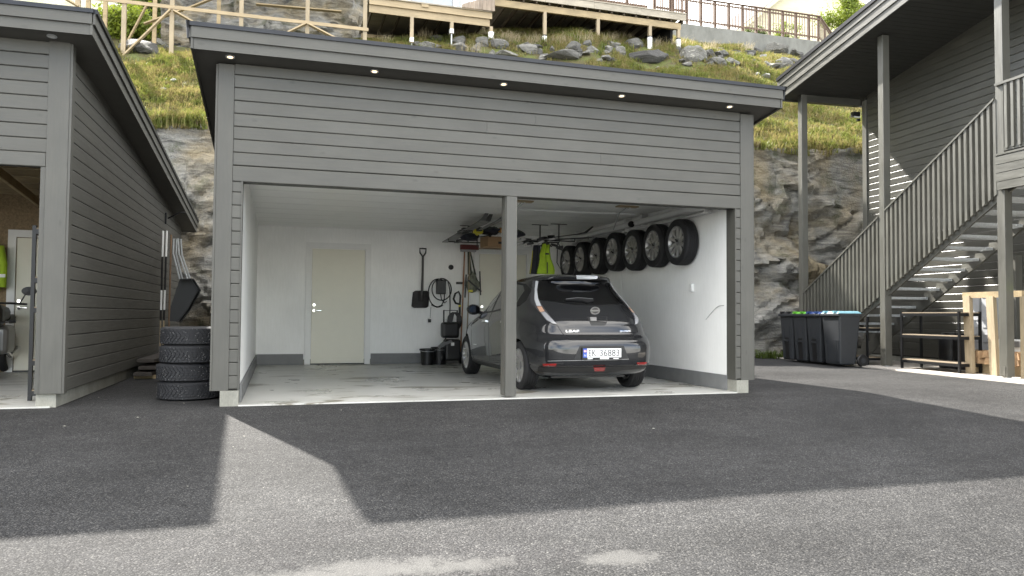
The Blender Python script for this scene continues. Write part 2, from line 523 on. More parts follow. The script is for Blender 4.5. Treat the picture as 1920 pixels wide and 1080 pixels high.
def emis(name, col, s):
    m, t, b = newmat(name)
    b.inputs['Base Color'].default_value = (*col, 1)
    b.inputs['Emission Color'].default_value = (*col, 1); b.inputs['Emission Strength'].default_value = s
    return m
M_BULB = emis('lit_downlight', (1.0, 0.72, 0.42), 0.7)
# ------------------------------------------------------------------ ground
def gz(x, y):
    s = max(0.0, -y-0.25)
    return -0.014 - 0.048*s*min(1.0, s/0.6+0.2)
def onground(px, py):
    d = ray(px, py); t = 5.0
    for _ in range(40):
        p = EYE+d*t
        t += (gz(p.x, p.y)-p.z)/d.z*0.9
    return EYE+d*t
BLOTS = []
for (px, py, rx, ry, k) in ((690, 1068, 0.62, 0.16, 1.0), (1160, 1047, 0.22, 0.13, 1.0), (860, 1062, 0.4, 0.1, 0.9)):
    p = onground(px, py); BLOTS.append((p.x, p.y, rx, ry, k))
M_ASPH = mat_asphalt()
def grid_sheet(xs, ys, zf):
    mb = MB(); nx, ny = len(xs), len(ys)
    mb.v = [(x, y, zf(x, y)) for y in ys for x in xs]
    mb.f = [(j*nx+i, j*nx+i+1, (j+1)*nx+i+1, (j+1)*nx+i) for j in range(ny-1) for i in range(nx-1)]
    return mb
def asph_z(x, y):
    und = 0.006*noise.noise((x*0.6, y*0.6, 3.0)) if y < 0 else 0.0
    # low lip where the surfacing laps against the slabs
    return gz(x, y) + und*min(1, max(0, -y-0.1))
xs = [-60, -30, -15]+[-8+0.25*i for i in range(85)]+[20, 35, 60]
ys = [-60, -40, -20, -12]+[-9+0.2*i for i in range(45)]+[0.0+0.5*i for i in range(22)]
o = grid_sheet(xs, ys, asph_z).obj('asphalt_yard', M_ASPH, smooth=True); tag(o, kind='structure')

# ------------------------------------------------------------------ hillside
def sst(a, b, x):
    t = min(1, max(0, (x-a)/(b-a))); return t*t*(3-2*t)
def foot_y(x):
    return 9.1 - 1.95*sst(10.55, 11.05, x) + 0.12*math.sin(x*0.7)*(1-sst(9, 11, x))
CLIFF_H = 5.15
def hill_z(x, y):
    top15 = min(8.15+0.172*(x+2.5), 10.2) if x > -2.5 else 8.15
    def prof(y0):
        if y < 15.0: return CLIFF_H + (top15-CLIFF_H)*(y-y0)/(15.0-y0)
        return top15 + 0.46*(y-15.0)
    q = sst(10.3, 12.5, x)
    z = prof(9.65)*(1-q)+prof(7.7)*q
    z = max(z, CLIFF_H-0.1)
    return z
def hill_noise(x, y):
    return 0.22*noise.fractal((x*0.55, y*0.55, 1.3), 1.0, 2.1, 4) + 0.05*noise.noise((x*4, y*4, 2))
def hz(x, y):
    return hill_z(x, y) + hill_noise(x, y)
def hit_hill(px, py):
    d = ray(px, py); t = 14.0
    while t < 60:
        p = EYE+d*t
        if p.z < hz(p.x, p.y) and p.y > foot_y(p.x)+0.5: return p
        t += 0.05
    return EYE+d*24
# sheet in (x, s) where s runs back from the cliff top
xs = [-14+0.16*i for i in range(226)]+[24, 27, 31, 36, 44]
ss = [-0.03]+[0.0+0.2*i for i in range(44)]+[9.2+0.8*i for i in range(26)]
mb = MB(); nx = len(xs)
for s in ss:
    for x in xs:
        y = foot_y(x)+0.55+s
        mb.v.append((x, y, hz(x, y)-(0.5 if s < -0.01 else 0)))
for j in range(len(ss)-1):
    for i in range(nx-1):
        mb.f.append((j*nx+i, j*nx+i+1, (j+1)*nx+i+1, (j+1)*nx+i))
o = mb.obj('hillside', M_SOIL, smooth=True); tag(o, kind='structure')

# rock cliff cut behind the buildings
def rock_disp(x, z):
    q = Vector((x*0.55, 4.0, z*0.55))
    wv = noise.noise((x*0.5, 9, z*0.5))
    strata = noise.ridged_multi_fractal((x*0.42+wv*0.8, 2.0, z*1.5+wv*1.6+x*0.25), 0.9, 2.2, 6, 1.0, 2.0)
    lump = noise.fractal(q, 0.9, 2.0, 6)
    crack = noise.voronoi((x*0.75+wv*0.6, 5.0, z*1.05+wv*0.5))[0]
    blk = noise.cell((math.floor(x*0.9+wv), 7, math.floor(z*0.8+wv*0.7)))
    e = min(0.14, max(0, crack[1]-crack[0]))/0.14
    return 0.62*lump - 0.17*strata + 0.20*blk - 0.16*(1-e)
mb = MB()
xs = [-13+0.075*i for i in range(430)]
nzr = 76
for j in range(nzr+1):
    f = j/nzr
    for x in xs:
        z = -0.25+f*(CLIFF_H+0.45)
        top = hz(x, foot_y(x)+0.55)+0.03+0.10*noise.noise((x*1.1, 3, 8))
        z = -0.25 + f*(top+0.25)
        lean = 0.56*(f**1.6)
        fade = 1-sst(0.90, 1.0, f)*0.9
        y = foot_y(x) + lean - 0.15 - rock_disp(x, z)*fade*0.85
        if f > 0.7: y = min(y, foot_y(x)+0.5)
        mb.v.append((x, y, z))
nx = len(xs)
for j in range(nzr):
    for i in range(nx-1):
        mb.f.append((j*nx+i, j*nx+i+1, (j+1)*nx+i+1, (j+1)*nx+i))
o = mb.obj('rock_cliff', M_ROCK, smooth=True); tag(o, kind='structure')

# ------------------------------------------------------------------ boulders
def boulder_mesh(seed, sx, sy, sz):
    bm = bmesh.new(); bmesh.ops.create_icosphere(bm, subdivisions=3, radius=1.0)
    r = random.Random(seed); off = Vector((r.uniform(0, 90), r.uniform(0, 90), r.uniform(0, 90)))
    planes = []
    for _ in range(13):
        a = Vector((r.gauss(0, 1), r.gauss(0, 1), r.gauss(0, 1))).normalized(); planes.append((a, r.uniform(0.42, 0.8)))
    for v in bm.verts:
        p = v.co.copy()
        for a, dd in planes:
            q = p.dot(a)
            if q > dd: p -= a*(q-dd)*0.98
        p *= 1+0.09*noise.fractal(p*2.6+off, 0.8, 2.1, 4)
        v.co = Vector((p.x*sx*1.25, p.y*sy*1.25, p.z*sz*1.3))
    me = bpy.data.meshes.new('boulder'); bm.to_mesh(me); bm.free()
    me.materials.append(M_STONE)
    me.polygons.foreach_set('use_smooth', [True]*len(me.polygons))
    try: me.set_sharp_from_angle(angle=R(19))
    except Exception: pass
    return me
BPOS = []
def near_boulder(x, y):
    return any((x-a)**2/(r*r)+((y-b)/(r*0.7+0.1))**2 < 0.8 and y < b+0.2 for a, b, r in BPOS)
# (px, py, half width px, half height px, label)
BOULD = [
 (1062, 107, 36, 9, 'long flat pale slab of rock below the third deck post'),
 (1220, 108, 42, 16, 'broad layered grey slab, widest stone in the row on the grassy bank'),
 (1296, 107, 28, 16, 'large pale angular boulder beside the wide layered slab'),
 (996, 94, 19, 13, 'dark round boulder capped with dry grass'),
 (1075, 90, 15, 11, 'grey boulder left of the dark hollow under the timber deck'),
 (1103, 82, 11, 7, 'small dark boulder perched on top of the stone row'),
 (1085, 98, 9, 9, 'dark narrow stone wedged under a grey boulder'),
 (1112, 95, 13, 8, 'pale speckled stone behind the long flat slab'),
 (1166, 98, 10, 11, 'dark upright stone between the two big slabs'),
 (1150, 85, 16, 7, 'low pale stone in dry grass under the right deck'),
 (1196, 84, 20, 8, 'dark rounded stone at the foot of the last deck post'),
 (1223, 80, 12, 6, 'small dark stone on the turf above the layered slab'),
 (1460, 93, 22, 9, 'big dark boulder below the brown railing'),
 (1360, 102, 12, 7, 'dark wedge shaped stone in the bank below the railing'),
 (1385, 106, 9, 6, 'small dark stone left of the pale flower patch'),
 (1335, 102, 9, 9, 'grey stone touching the right side of the pale angular boulder'),
 (1345, 120, 28, 9, 'grey mossy rock with white lichen spots'),
 (1480, 118, 14, 10, 'grey stone beside the dark house roof edge'),
 (1500, 104, 10, 7, 'small grey stone tucked behind the sloping roof edge'),
 (1422, 98, 10, 8, 'brownish stone in the bank left of the big dark boulder'),
 (806, 88, 28, 8, 'long rounded pale rock just above the garage roof edge'),
 (822, 75, 14, 7, 'flat grey stone under the short deck post'),
 (860, 80, 16, 10, 'tall pale split boulder below the short deck'),
 (864, 92, 19, 8, 'sloping grey rock below the tall split boulder'),
 (906, 82, 17, 9, 'mossy grey boulder beside the white post sleeve'),
 (934, 86, 18, 9, 'pale lumpy rock covered with hanging dry grass'),
 (950, 104, 24, 6, 'low pale rock lying along the garage roof edge'),
 (890, 96, 8, 6, 'small pale stone among ferns above the garage roof'),
 (1020, 108, 10, 8, 'dark stone in the grass under the dark round boulder'),
 (263, 92, 34, 15, 'broad grey outcrop behind the diagonal timber brace'),
 (296, 80, 12, 9, 'square grey block of stone between two timber posts'),
 (312, 92, 9, 8, 'small grey stone right of the square block'),
 (335, 82, 9, 7, 'grey stone behind the timber post nearest the garage roof'),
 (415, 62, 26, 9, 'dark mossy rock in shade under the timber frame'),
 (640, 58, 50, 10, 'long dark rock ledge in shade behind the timber posts'),
]
for i, (px, py, hw, hh, lab) in enumerate(BOULD):
    p = hit_hill(px, py+hh*0.5)
    dep = (p-EYE).dot(FW)
    k = dep/F
    o = link('boulder', boulder_mesh(100+i, hw*k*1.05, max(hw, hh)*k*0.6, hh*k*1.15), None, p+Vector((0, 0.05, hh*k*0.62)), (0, 0, random.uniform(-0.3, 0.3)))
    BPOS.append((o.location.x, o.location.y-0.3, hw*k*1.05))
    tag(o, lab, 'boulder', 'boulders on the grassy bank')
rb = random.Random(77)
for i in range(120):
    px = rb.uniform(775, 1510); py = 84+(px-775)*0.026+rb.uniform(-4, 24)
    hw, hh = rb.uniform(6, 15), rb.uniform(4, 8)
    p = hit_hill(px, py+hh*0.5); k = (p-EYE).dot(FW)/F
    if any((p.x-a)**2+(p.y-b)**2 < (r*0.6+hw*k*0.6)**2 for a, b, r in BPOS): continue
    o = link('boulder', boulder_mesh(500+i, hw*k, hw*k*0.7, hh*k*1.1), None, p+Vector((0, 0.0, hh*k*0.45)), (0, 0, rb.uniform(-1, 1)))
    BPOS.append((o.location.x, o.location.y-0.1, hw*k))
    tag(o, 'small grey stone wedged in the boulder row ' + ('under the short pine deck' if px < 930 else 'under the left half of the long deck' if px < 1130 else 'under the right half of the long deck' if px < 1290 else 'below the brown railing'), 'stone', 'small stones between the boulders')
for i, (px, py, r_, lab) in enumerate([(279, 165, 9, 'small white stone lying on the mossy slope'), (1435, 146, 9, 'pale broken stone in bright grass near the house roof'), (1420, 142, 6, 'small pale stone left of the broken stone'),
                                     (326, 156, 6, 'pale pink stone half buried in the left slope'), (1356, 121, 7, 'white stone on the bank right of the angular boulder'), (1231, 132, 5, 'tiny white stone in grass above the garage roof'), (308, 174, 6, 'flat pale pebble in the moss')]):
    p = hit_hill(px, py); k = (p-EYE).dot(FW)/F
    o = link('pale_stone', boulder_mesh(300+i, r_*k, r_*k, r_*k*0.55), None, p+Vector((0, -0.02, 0.06)))
    o.data.materials.clear(); o.data.materials.append(M_CONC)
    tag(o, lab, 'stone', 'pale stones on the slope')
# grass: individual bent blades gathered in tufts
def blade(mb, p, h, wd, az, lean):
    dx, dy = math.cos(az), math.sin(az)
    sx, sy = -dy*wd, dx*wd
    b = len(mb.v)
    m = (p[0]+dx*lean*h*0.35, p[1]+dy*lean*h*0.35, p[2]+h*0.62)
    t = (p[0]+dx*lean*h, p[1]+dy*lean*h, p[2]+h*(1-0.35*lean))
    mb.v += [(p[0]-sx, p[1]-sy, p[2]), (p[0]+sx, p[1]+sy, p[2]), (m[0]+sx*0.7, m[1]+sy*0.7, m[2]), (m[0]-sx*0.7, m[1]-sy*0.7, m[2]), t]
    mb.f += [(b, b+1, b+2, b+3), (b+3, b+2, b+4)]
mb = MB()
rg = random.Random(11)
n = 0
while n < 40000:
    x = rg.uniform(-5.5, 18.5)
    y = foot_y(x)+0.38+rg.random()*(6.6 if x < 6 else 12.0)
    if y > 15.9+0.45*max(0, x-5): continue
    if near_boulder(x, y): continue
    if -1.2 < x < 2.6 and y < 12: continue
    den = noise.noise((x*0.8, y*0.8, 5.0))
    if den < -0.3 and rg.random() < 0.5: continue
    z = hz(x, y)-0.03
    hgt = 0.10 + 0.17*max(0, den+0.3) + (0.12 if y < foot_y(x)+0.9 else 0)
    k = rg.randint(5, 9)
    az0 = rg.uniform(0, 6.28)
    for _ in range(k):
        a = rg.gauss(-1.57, 1.2) if rg.random() < 0.6 else rg.uniform(0, 6.28)
        blade(mb, (x+rg.gauss(0, 0.05), y+rg.gauss(0, 0.05), z), hgt*rg.uniform(0.6, 1.5), rg.uniform(0.006, 0.014), a, rg.uniform(0.1, 0.9))
    n += 1
o = mb.obj('grass', M_GRASS); tag(o, kind='stuff')
# low weeds at the foot of the cliff on the right
mb = MB()
for _ in range(420):
    x = rg.uniform(8.8, 12.2); y = foot_y(x)-0.42+rg.gauss(0, 0.08)
    for _ in range(3): blade(mb, (x, y, -0.02), rg.uniform(0.08, 0.26), 0.012, rg.uniform(0, 6.28), rg.uniform(0.2, 0.8))
o = mb.obj('weeds', M_LEAFD); tag(o, kind='stuff')

# dry brown tussocks hanging over the stones: part of the grass
mb = MB()
for (px, py, nb) in [(1000, 83, 60), (860, 70, 90), (792, 72, 60), (940, 80, 70), (960, 82, 70), (1150, 78, 50), (1100, 78, 40), (1235, 88, 50), (905, 70, 60), (890, 100, 40), (1335, 96, 60), (1400, 95, 60), (720, 84, 40), (1270, 88, 50), (1440, 90, 60), (1050, 84, 60), (1180, 76, 60)]:
    for _ in range(nb):
        p = hit_hill(px+rg.gauss(0, 9), py+rg.gauss(0, 2))
        blade(mb, (p.x, p.y+0.05, p.z-0.02), rg.uniform(0.25, 0.5), 0.008, -1.57+rg.gauss(0, 0.7), rg.uniform(0.4, 1.2))
o = mb.obj('dry_grass', mat_blades('straw_grass', [(0.34, 0.28, 0.16), (0.42, 0.36, 0.24), (0.25, 0.2, 0.1)], 2.0)); tag(o, kind='stuff')
# ------------------------------------------------------------------ timber decks on the hill (front faces at y = 13)
DY = 15.0
M_DARKT = wood('shaded_joist_wood', (0.05, 0.038, 0.024), (0.09, 0.07, 0.045), 0.8, axis=1)  # wood colour darkened to deepen the shade under the decks
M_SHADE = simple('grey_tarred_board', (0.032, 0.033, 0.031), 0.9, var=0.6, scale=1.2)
M_DARK = simple('under_deck_shade', (0.012, 0.012, 0.012), 0.9)  # near black, stands in for the shade under the decks
def dz(px, py, y=DY): return ony(px, py, y)
def post(parent, name, x, y, z0, z1, s, m):
    return MB().box(x-s/2, x+s/2, y-s/2, y+s/2, z0, z1).obj(name, m, parent)
# left bare timber frame
fr = empty('timber_scaffold', (0, 0, 0), 0, 'tall frame of raw pine posts and diagonal braces on the mossy slope', 'timber frame')
fp = []
for px in (145, 232, 322, 452, 576, 684):
    p = dz(px, 60); x = p.x
    gz_ = hz(x, DY)-0.25
    post(fr, 'post', x, DY, gz_, 13.6, 0.115, M_PINEV); fp.append(x)
za = dz(322, 15).z
MB().beam((fp[0]-0.3, DY-0.075, za), (fp[-1]+0.1, DY-0.075, za), 0.03, 0.1).obj('rail', M_PINE, fr)
def brace(p, q, y=DY-0.1, y2=None, m=M_PINE):
    a = dz(*p, y); b = dz(*q, y if y2 is None else y2)
    MB().beam(a, b, 0.04, 0.115, (0, -1, 0.2)).obj('brace', m, fr)
brace((229, 107), (320, 18)); brace((325, 20), (366, 44)); brace((535, 63), (575, 44)); brace((579, 46), (633, 74))
brace((110, -10), (147, 12))
# rear posts and braces
for px in (165, 197, 290, 410):
    p = dz(px, 40, 17.2)
    post(fr, 'post', p.x, 17.2, hz(p.x, 17.2)-0.2, 14.4, 0.115, M_TREAT)
brace((352, 16), (412, -8), 17.1, None, M_TREAT); brace((232, 92), (275, 10), 16.5, 16.5, M_TREAT); brace((270, 45), (352, 15), 17.1, None, M_TREAT)
brace((480, 8), (640, 22), 17.0, None, M_TREAT)
boxp(fr, 'deck_floor', M_TREAT, fp[0]+3.1, fp[-1]+0.2, DY+0.2, 19.5, 13.6, 13.72)
# dark boarded wall under and behind the frame
xa_, xb_ = dz(300, 40, 18.0).x, fp[-1]+1.4
rl_ = MB(); nxx, nzz = 60, 40
for j in range(nzz+1):
    for i in range(nxx+1):
        x = xa_+(xb_-xa_)*i/nxx; z = 8.2+5.6*j/nzz
        rl_.v.append((x, 17.4+0.28*(z-8.2)-1.3*rock_disp(x*0.8+30, z*0.8), z))
for j in range(nzz):
    for i in range(nxx): rl_.f.append((j*(nxx+1)+i, j*(nxx+1)+i+1, (j+1)*(nxx+1)+i+1, (j+1)*(nxx+1)+i))
tag(rl_.obj('rock_ledge', M_ROCK, None, True), kind='structure')

# middle deck
md = empty('timber_deck', (0, 0, 0), 0, 'short pine deck on stubby posts above the pale boulders', 'deck')
xL, xR = dz(692, 20).x, dz(922, 30).x
zu = dz(800, 14).z; zl = dz(800, 27.5).z
MB().box(xL, xR, DY-0.05, DY, zu-0.13, zu+0.07).obj('fascia_board', M_PINE, md)
MB().box(xL, xR-0.06, DY+0.01, DY+0.06, zl-0.13, zl+0.1).obj('beam', M_PINE, md)
a = dz(797, 10, DY-0.08); MB().box(a.x-0.11, a.x+0.11, DY-0.085, DY-0.052, a.z-0.055, a.z+0.06).obj('patch_board', M_PINE, md)
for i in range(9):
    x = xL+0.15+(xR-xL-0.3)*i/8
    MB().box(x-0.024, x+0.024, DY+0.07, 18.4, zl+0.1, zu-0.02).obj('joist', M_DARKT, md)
boxp(md, 'deck_floor', M_OLDDECK, xL, xR, DY-0.1, 18.5, zu+0.072, zu+0.11)
for px, pb in ((772, 80), (847, 63), (921, 62)):
    p = dz(px, pb); post(md, 'post', p.x, DY+0.03, p.z, zl-0.13, 0.105, M_PINEV)
    MB().tube([(p.x, DY+0.03, p.z-0.45), (p.x, DY+0.03, p.z)], 0.022).obj('post_spike', M_STEEL, md)
    q = dz(px, pb-5)
for px, pb in ((772, 78), (847, 62)):
    p = dz(px, pb); MB().box(p.x-0.06, p.x+0.06, DY-0.03, DY+0.09, p.z-0.01, p.z+0.13).obj('post_shoe', M_WHITEP, md)
for px in (720, 860, 906):
    p = dz(px, 60, 17.4); post(md, 'post', p.x, 17.4, hz(p.x, 17.4)-0.2, zl, 0.105, M_TREAT)
MB().box(xL, xR, 17.3, 17.36, zl-0.2, zl+0.02).obj('beam', M_TREAT, md)
boxp(md, 'shade_sheet', M_DARK, xL-0.2, xR+0.2, 18.5, 18.6, 8.0, zl+0.2)  # dark sheet painting the shade under the short deck

# right deck
rd = empty('timber_deck', (0, 0, 0), 0, 'long timber deck with dark space beneath, above the boulder row', 'deck')
xL, xR = dz(926, 20).x, dz(1284, 40).x
zf_ = dz(1100, 13).z; zb = dz(1100, 26.5).z
for i in range(4):
    x0 = xL+(xR-xL)*i/4; x1 = xL+(xR-xL)*(i+1)/4-0.006
    MB().box(x0, x1, DY-0.1, DY-0.06, zf_-0.06, zf_+0.16).obj('fascia_board', M_OLDDECK, rd)
MB().box(xL-0.1, xR-0.15, DY, DY+0.1, zb-0.11, zb+0.11).obj('beam', M_TREAT, rd)
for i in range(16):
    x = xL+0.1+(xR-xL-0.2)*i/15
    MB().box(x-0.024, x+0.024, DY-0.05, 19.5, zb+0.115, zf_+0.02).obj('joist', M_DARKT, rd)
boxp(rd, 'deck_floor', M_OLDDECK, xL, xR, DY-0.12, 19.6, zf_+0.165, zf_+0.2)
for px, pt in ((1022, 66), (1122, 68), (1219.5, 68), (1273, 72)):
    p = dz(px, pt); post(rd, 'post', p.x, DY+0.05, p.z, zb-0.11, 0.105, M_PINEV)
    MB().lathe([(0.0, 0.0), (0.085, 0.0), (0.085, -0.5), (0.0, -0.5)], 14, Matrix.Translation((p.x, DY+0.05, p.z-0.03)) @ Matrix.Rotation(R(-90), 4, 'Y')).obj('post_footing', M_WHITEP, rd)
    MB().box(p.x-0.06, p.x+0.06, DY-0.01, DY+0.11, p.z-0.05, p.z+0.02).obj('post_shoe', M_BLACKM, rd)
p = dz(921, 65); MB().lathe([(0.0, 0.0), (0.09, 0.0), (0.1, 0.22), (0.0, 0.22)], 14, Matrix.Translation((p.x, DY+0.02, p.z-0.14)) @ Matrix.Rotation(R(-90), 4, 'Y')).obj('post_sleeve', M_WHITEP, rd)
boxp(rd, 'shade_sheet', M_DARK, xL-1.0, xR, 19.6, 19.7, 9.0, zf_+0.1)  # dark sheet painting the shade under the long deck
boxp(rd, 'side_wall', M_DARK, xR-0.35, xR-0.25, 15.4, 19.6, 9.0, zf_+0.1)  # side of the same painted shade, not a built wall

# brown plank screen at the deck step
sc = empty('plank_screen', (0, 0, 0), 0, 'short screen of weathered upright planks at the deck step', 'screen')
a = dz(866, 20, DY-0.12); b = dz(928, 20, DY-0.12)
for i in range(8):
    x0 = a.x+(b.x-a.x)*i/8; x1 = a.x+(b.x-a.x)*(i+1)/8-0.008
    t0 = dz(868, 9, DY-0.12).z
    MB().hexa([(x0, DY-0.15, dz(900, 20).z-0.02), (x1, DY-0.15, dz(900, 20).z-0.02), (x1, DY-0.12, dz(900, 20).z-0.02), (x0, DY-0.12, dz(900, 20).z-0.02),
               (x0, DY-0.15, t0+0.06*i), (x1, DY-0.15, t0+0.06*(i+1)), (x1, DY-0.12, t0+0.06*(i+1)), (x0, DY-0.12, t0+0.06*i)]).obj('plank', wood('weathered_screen', (0.20, 0.15, 0.11), (0.33, 0.27, 0.21), 0.75, axis=2, var=0.2) if i == 0 else bpy.data.materials['weathered_screen'], sc)

# railing of the right deck
def railing(name, label, P0, P1, h, nb, posts_every, zbase0, zbase1, bw=0.028, bottom=0.06):
    t = empty(name, (0, 0, 0), 0, label, 'railing')
    P0 = Vector(P0); P1 = Vector(P1); d = (P1-P0); L = d.length; u = d.normalized(); nrm = Vector((u.y, -u.x, 0)).normalized()
    up = Vector((0, 0, 1))
    MB().beam(P0+up*h, P1+up*h, 0.1, 0.04).obj('top_rail', M_BROWNX, t)
    MB().beam(P0+up*(h-0.14), P1+up*(h-0.14), 0.035, 0.07).obj('rail', M_BROWNX, t)
    MB().beam(P0+up*(bottom+0.1), P1+up*(bottom+0.1), 0.035, 0.07).obj('rail', M_BROWNX, t)
    me = MB().box(-bw/2, bw/2, -0.012, 0.012, 0, h-0.04-bottom).mesh('baluster', M_BROWN)
    mp_ = MB().box(-0.05, 0.05, -0.045, 0.045, -0.12, h-0.02).mesh('post', M_BROWN)
    for i in range(nb+1):
        p = P0+d*(i/nb)
        if i % posts_every == 0: link('post', mp_, t, p+nrm*-0.06, (0, 0, math.atan2(u.y, u.x)))
        link('baluster', me, t, p+nrm*0.03+up*bottom, (0, 0, math.atan2(u.y, u.x)))
    return t
zd = zf_+0.2
railing('railing', 'brown baluster railing along the front of the long timber deck', (dz(940, 5).x, DY+0.15, zd), (dz(1216, 5).x, DY+0.15, zd), 1.0, 52, 9, 0, 0)
railing('railing', 'dense brown railing panel at the right end of the timber deck', (dz(1228, 5).x, DY-0.02, zd-0.05), (dz(1288, 5).x, DY-0.02, zd-0.05), 1.0, 14, 7, 0, 0, 0.045)
# long railing on the old concrete wall
FY = 20.0
a = ony(1262, 47, FY); b = ony(1537, 75, FY)
zav = (a.z+b.z)/2
h_ = ony(1300, 3, FY).z-ony(1300, 52, FY).z
railing('railing', 'long brown baluster railing on top of the old concrete wall', (a.x, FY, zav+0.05), (b.x, FY, zav+0.05), h_, 54, 5, 0, 0)
railing('railing', 'short brown railing turning back beside the bushes', (b.x, FY, zav+0.05), (b.x+3.2, FY+2.6, zav+0.1), h_, 18, 6, 0, 0)
rw = boxp(None, 'retaining_wall', M_RETAIN, a.x-0.2, b.x+0.6, FY-0.12, FY+0.2, zav-2.2, zav-0.02)
tag(rw, 'old stained concrete wall below the brown railing', 'wall')

# houses up the hill
hs = empty('house', (0, 0, 0), 0, 'cream gabled house behind the long brown railing', 'house')
HY = 27.0
p1 = ony(1375, 66, HY); p2 = ony(1462, -6, HY)
ux = (p2.z-p1.z)/(p2.x-p1.x)
M_CREAM = wood('cream_house_paint', (0.62, 0.56, 0.38), (0.72, 0.66, 0.47), 0.6, axis=0, knots=False)
xe = p1.x+0.9; ridge = xe+5.0
zr = p1.z+ux*(ridge-p1.x)
ze = p1.z+ux*(xe-p1.x)
MB().prism([(xe, 9.5), (ridge+5.0, 9.5), (ridge+5.0, ze-0.15), (ridge, zr-0.15), (xe, ze-0.15)], lambda x, z: (x, HY+0.6, z), lambda x, z: (x, HY+9, z)).obj('wall', M_CREAM, hs)
for k in range(44):
    z = 10.5+0.16*k
    x0 = max(xe, xe+(z+0.14-(ze-0.15))/ux)
    if x0 < ridge: MB().box(x0, 2*ridge-x0, HY+0.57, HY+0.597, z, z+0.148).obj('cladding_board', M_CREAM, hs)
for sg in (-1, 1):
    e = Vector((ridge+sg*(ridge-p1.x+0.2), 0, p1.z-0.2*ux)); r_ = Vector((ridge, 0, zr))
    MB().hexa([(e.x, HY, e.z), (r_.x, HY, r_.z), (r_.x, HY+9.6, r_.z), (e.x, HY+9.6, e.z), (e.x, HY, e.z+0.14), (r_.x, HY, r_.z+0.14), (r_.x, HY+9.6, r_.z+0.14), (e.x, HY+9.6, e.z+0.14)]).obj('roof', simple('dark_roof_tile', (0.06, 0.045, 0.04), 0.7) if sg == -1 else bpy.data.materials['dark_roof_tile'], hs)
    MB().hexa([(e.x, HY-0.05, e.z-0.14), (r_.x, HY-0.05, r_.z-0.14), (r_.x, HY-0.01, r_.z-0.14), (e.x, HY-0.01, e.z-0.14), (e.x, HY-0.05, e.z+0.1), (r_.x, HY-0.05, r_.z+0.1), (r_.x, HY-0.01, r_.z+0.1), (e.x, HY-0.01, e.z+0.1)]).obj('bargeboard', M_CREAM, hs)
hs2 = empty('house', (0, 0, 0), 0, 'pale grey house with white window frames behind the short deck', 'house')
a = ony(762, 8, 19.8); b = ony(880, 8, 19.8)
boxp(hs2, 'wall', simple('pale_grey_paint', (0.44, 0.46, 0.47), 0.6, var=0.04), a.x, b.x, 19.8, 26, 8.8, 16.5)
for px in (766, 853, 867):
    p = ony(px, 5, 19.75); MB().box(p.x-0.06, p.x+0.06, 19.72, 19.797, 11.6, 15.0).obj('window_frame', M_WHITEP, hs2)
p0 = ony(772, 5, 19.75).x; p1_ = ony(848, 5, 19.75).x
boxp(hs2, 'window_pane', glass('house_window_glass', (0.30, 0.33, 0.36), 0.05), p0, p1_, 19.76, 19.79, 11.65, 14.9)
boxp(hs2, 'roof', M_ROOF, a.x-0.4, b.x+0.4, 19.3, 26.4, 16.5, 16.7)

# trees and bushes
def leaf_cloud(parent, name, m, center, rad, n, seed, size=0.09, clumps=14):
    r = random.Random(seed); mb = MB()
    cl = []
    for _ in range(clumps):
        v = Vector((r.gauss(0, 1), r.gauss(0, 1), r.gauss(0, 1))).normalized()*r.uniform(0.3, 0.95)
        cl.append((Vector((v.x*rad[0], v.y*rad[1], v.z*rad[2])), r.uniform(0.22, 0.45)))
    for _ in range(n):
        c, s = r.choice(cl)
        p = Vector(center)+c+Vector((r.gauss(0, 1)*rad[0], r.gauss(0, 1)*rad[1], r.gauss(0, 1)*rad[2]))*s*0.55
        a = Vector((r.gauss(0, 1), r.gauss(0, 1), r.gauss(0, 1))).normalized(); b = a.orthogonal().normalized(); c2 = a.cross(b)
        k = size*r.uniform(0.6, 1.3)
        mb.add([p-b*k, p-c2*k*0.45, p+b*k, p+c2*k*0.45], [(0, 1, 2, 3)])
    return mb.obj(name, m, parent)
def tree(label, cat, base, h, rad, m, seed, n, size):
    t = empty('tree' if cat == 'tree' else 'bush', base, 0, label, cat)
    tr = MB().tube([(0, 0, -0.3), (0.05, 0, h*0.35), (-0.04, 0.05, h*0.7), (0, 0, h)], [0.11, 0.085, 0.05, 0.02])
    r = random.Random(seed+5)
    for k in range(7):
        a = r.uniform(0, 6.28); z = h*r.uniform(0.3, 0.85)
        tr.tube([(0, 0, z), (math.cos(a)*rad[0]*0.4, math.sin(a)*rad[1]*0.4, z+0.25*h*0.6), (math.cos(a)*rad[0]*0.8, math.sin(a)*rad[1]*0.8, z+0.4*h*0.6)], [0.04, 0.025, 0.008], 6)
    tr.obj('trunk', simple('bark', (0.09, 0.07, 0.05), 0.85, bmp=0.5) if 'bark' not in bpy.data.materials else bpy.data.materials['bark'], t)
    leaf_cloud(t, 'crown', m, (0, 0, h*0.85), rad, n, seed, size)
    return t
p = ony(1590, 18, 22.5); tree('yellow green bush behind the brown railing beside the dark roof edge', 'bush', (p.x, 22.5, p.z-2.0), 2.2, (1.5, 1.0, 0.9), M_LEAF, 3, 5200, 0.07)
p = ony(1475, 60, 22.6); tree('low scrubby bush seen through the brown railing', 'bush', (p.x, 22.6, p.z-1.0), 1.0, (1.0, 0.7, 0.7), M_LEAF, 4, 2200, 0.06)
p = ony(1420, 66, 22.6); tree('small green bush at the foot of the brown railing', 'bush', (p.x, 22.6, p.z-0.8), 0.8, (0.7, 0.5, 0.5), M_LEAFD, 6, 1400, 0.06)
p = ony(236, 55, 18.4); tree('leafy green tree behind the raw timber posts', 'tree', (p.x, 18.4, p.z-2.2), 2.6, (0.95, 1.0, 1.05), M_LEAF, 8, 5200, 0.08)
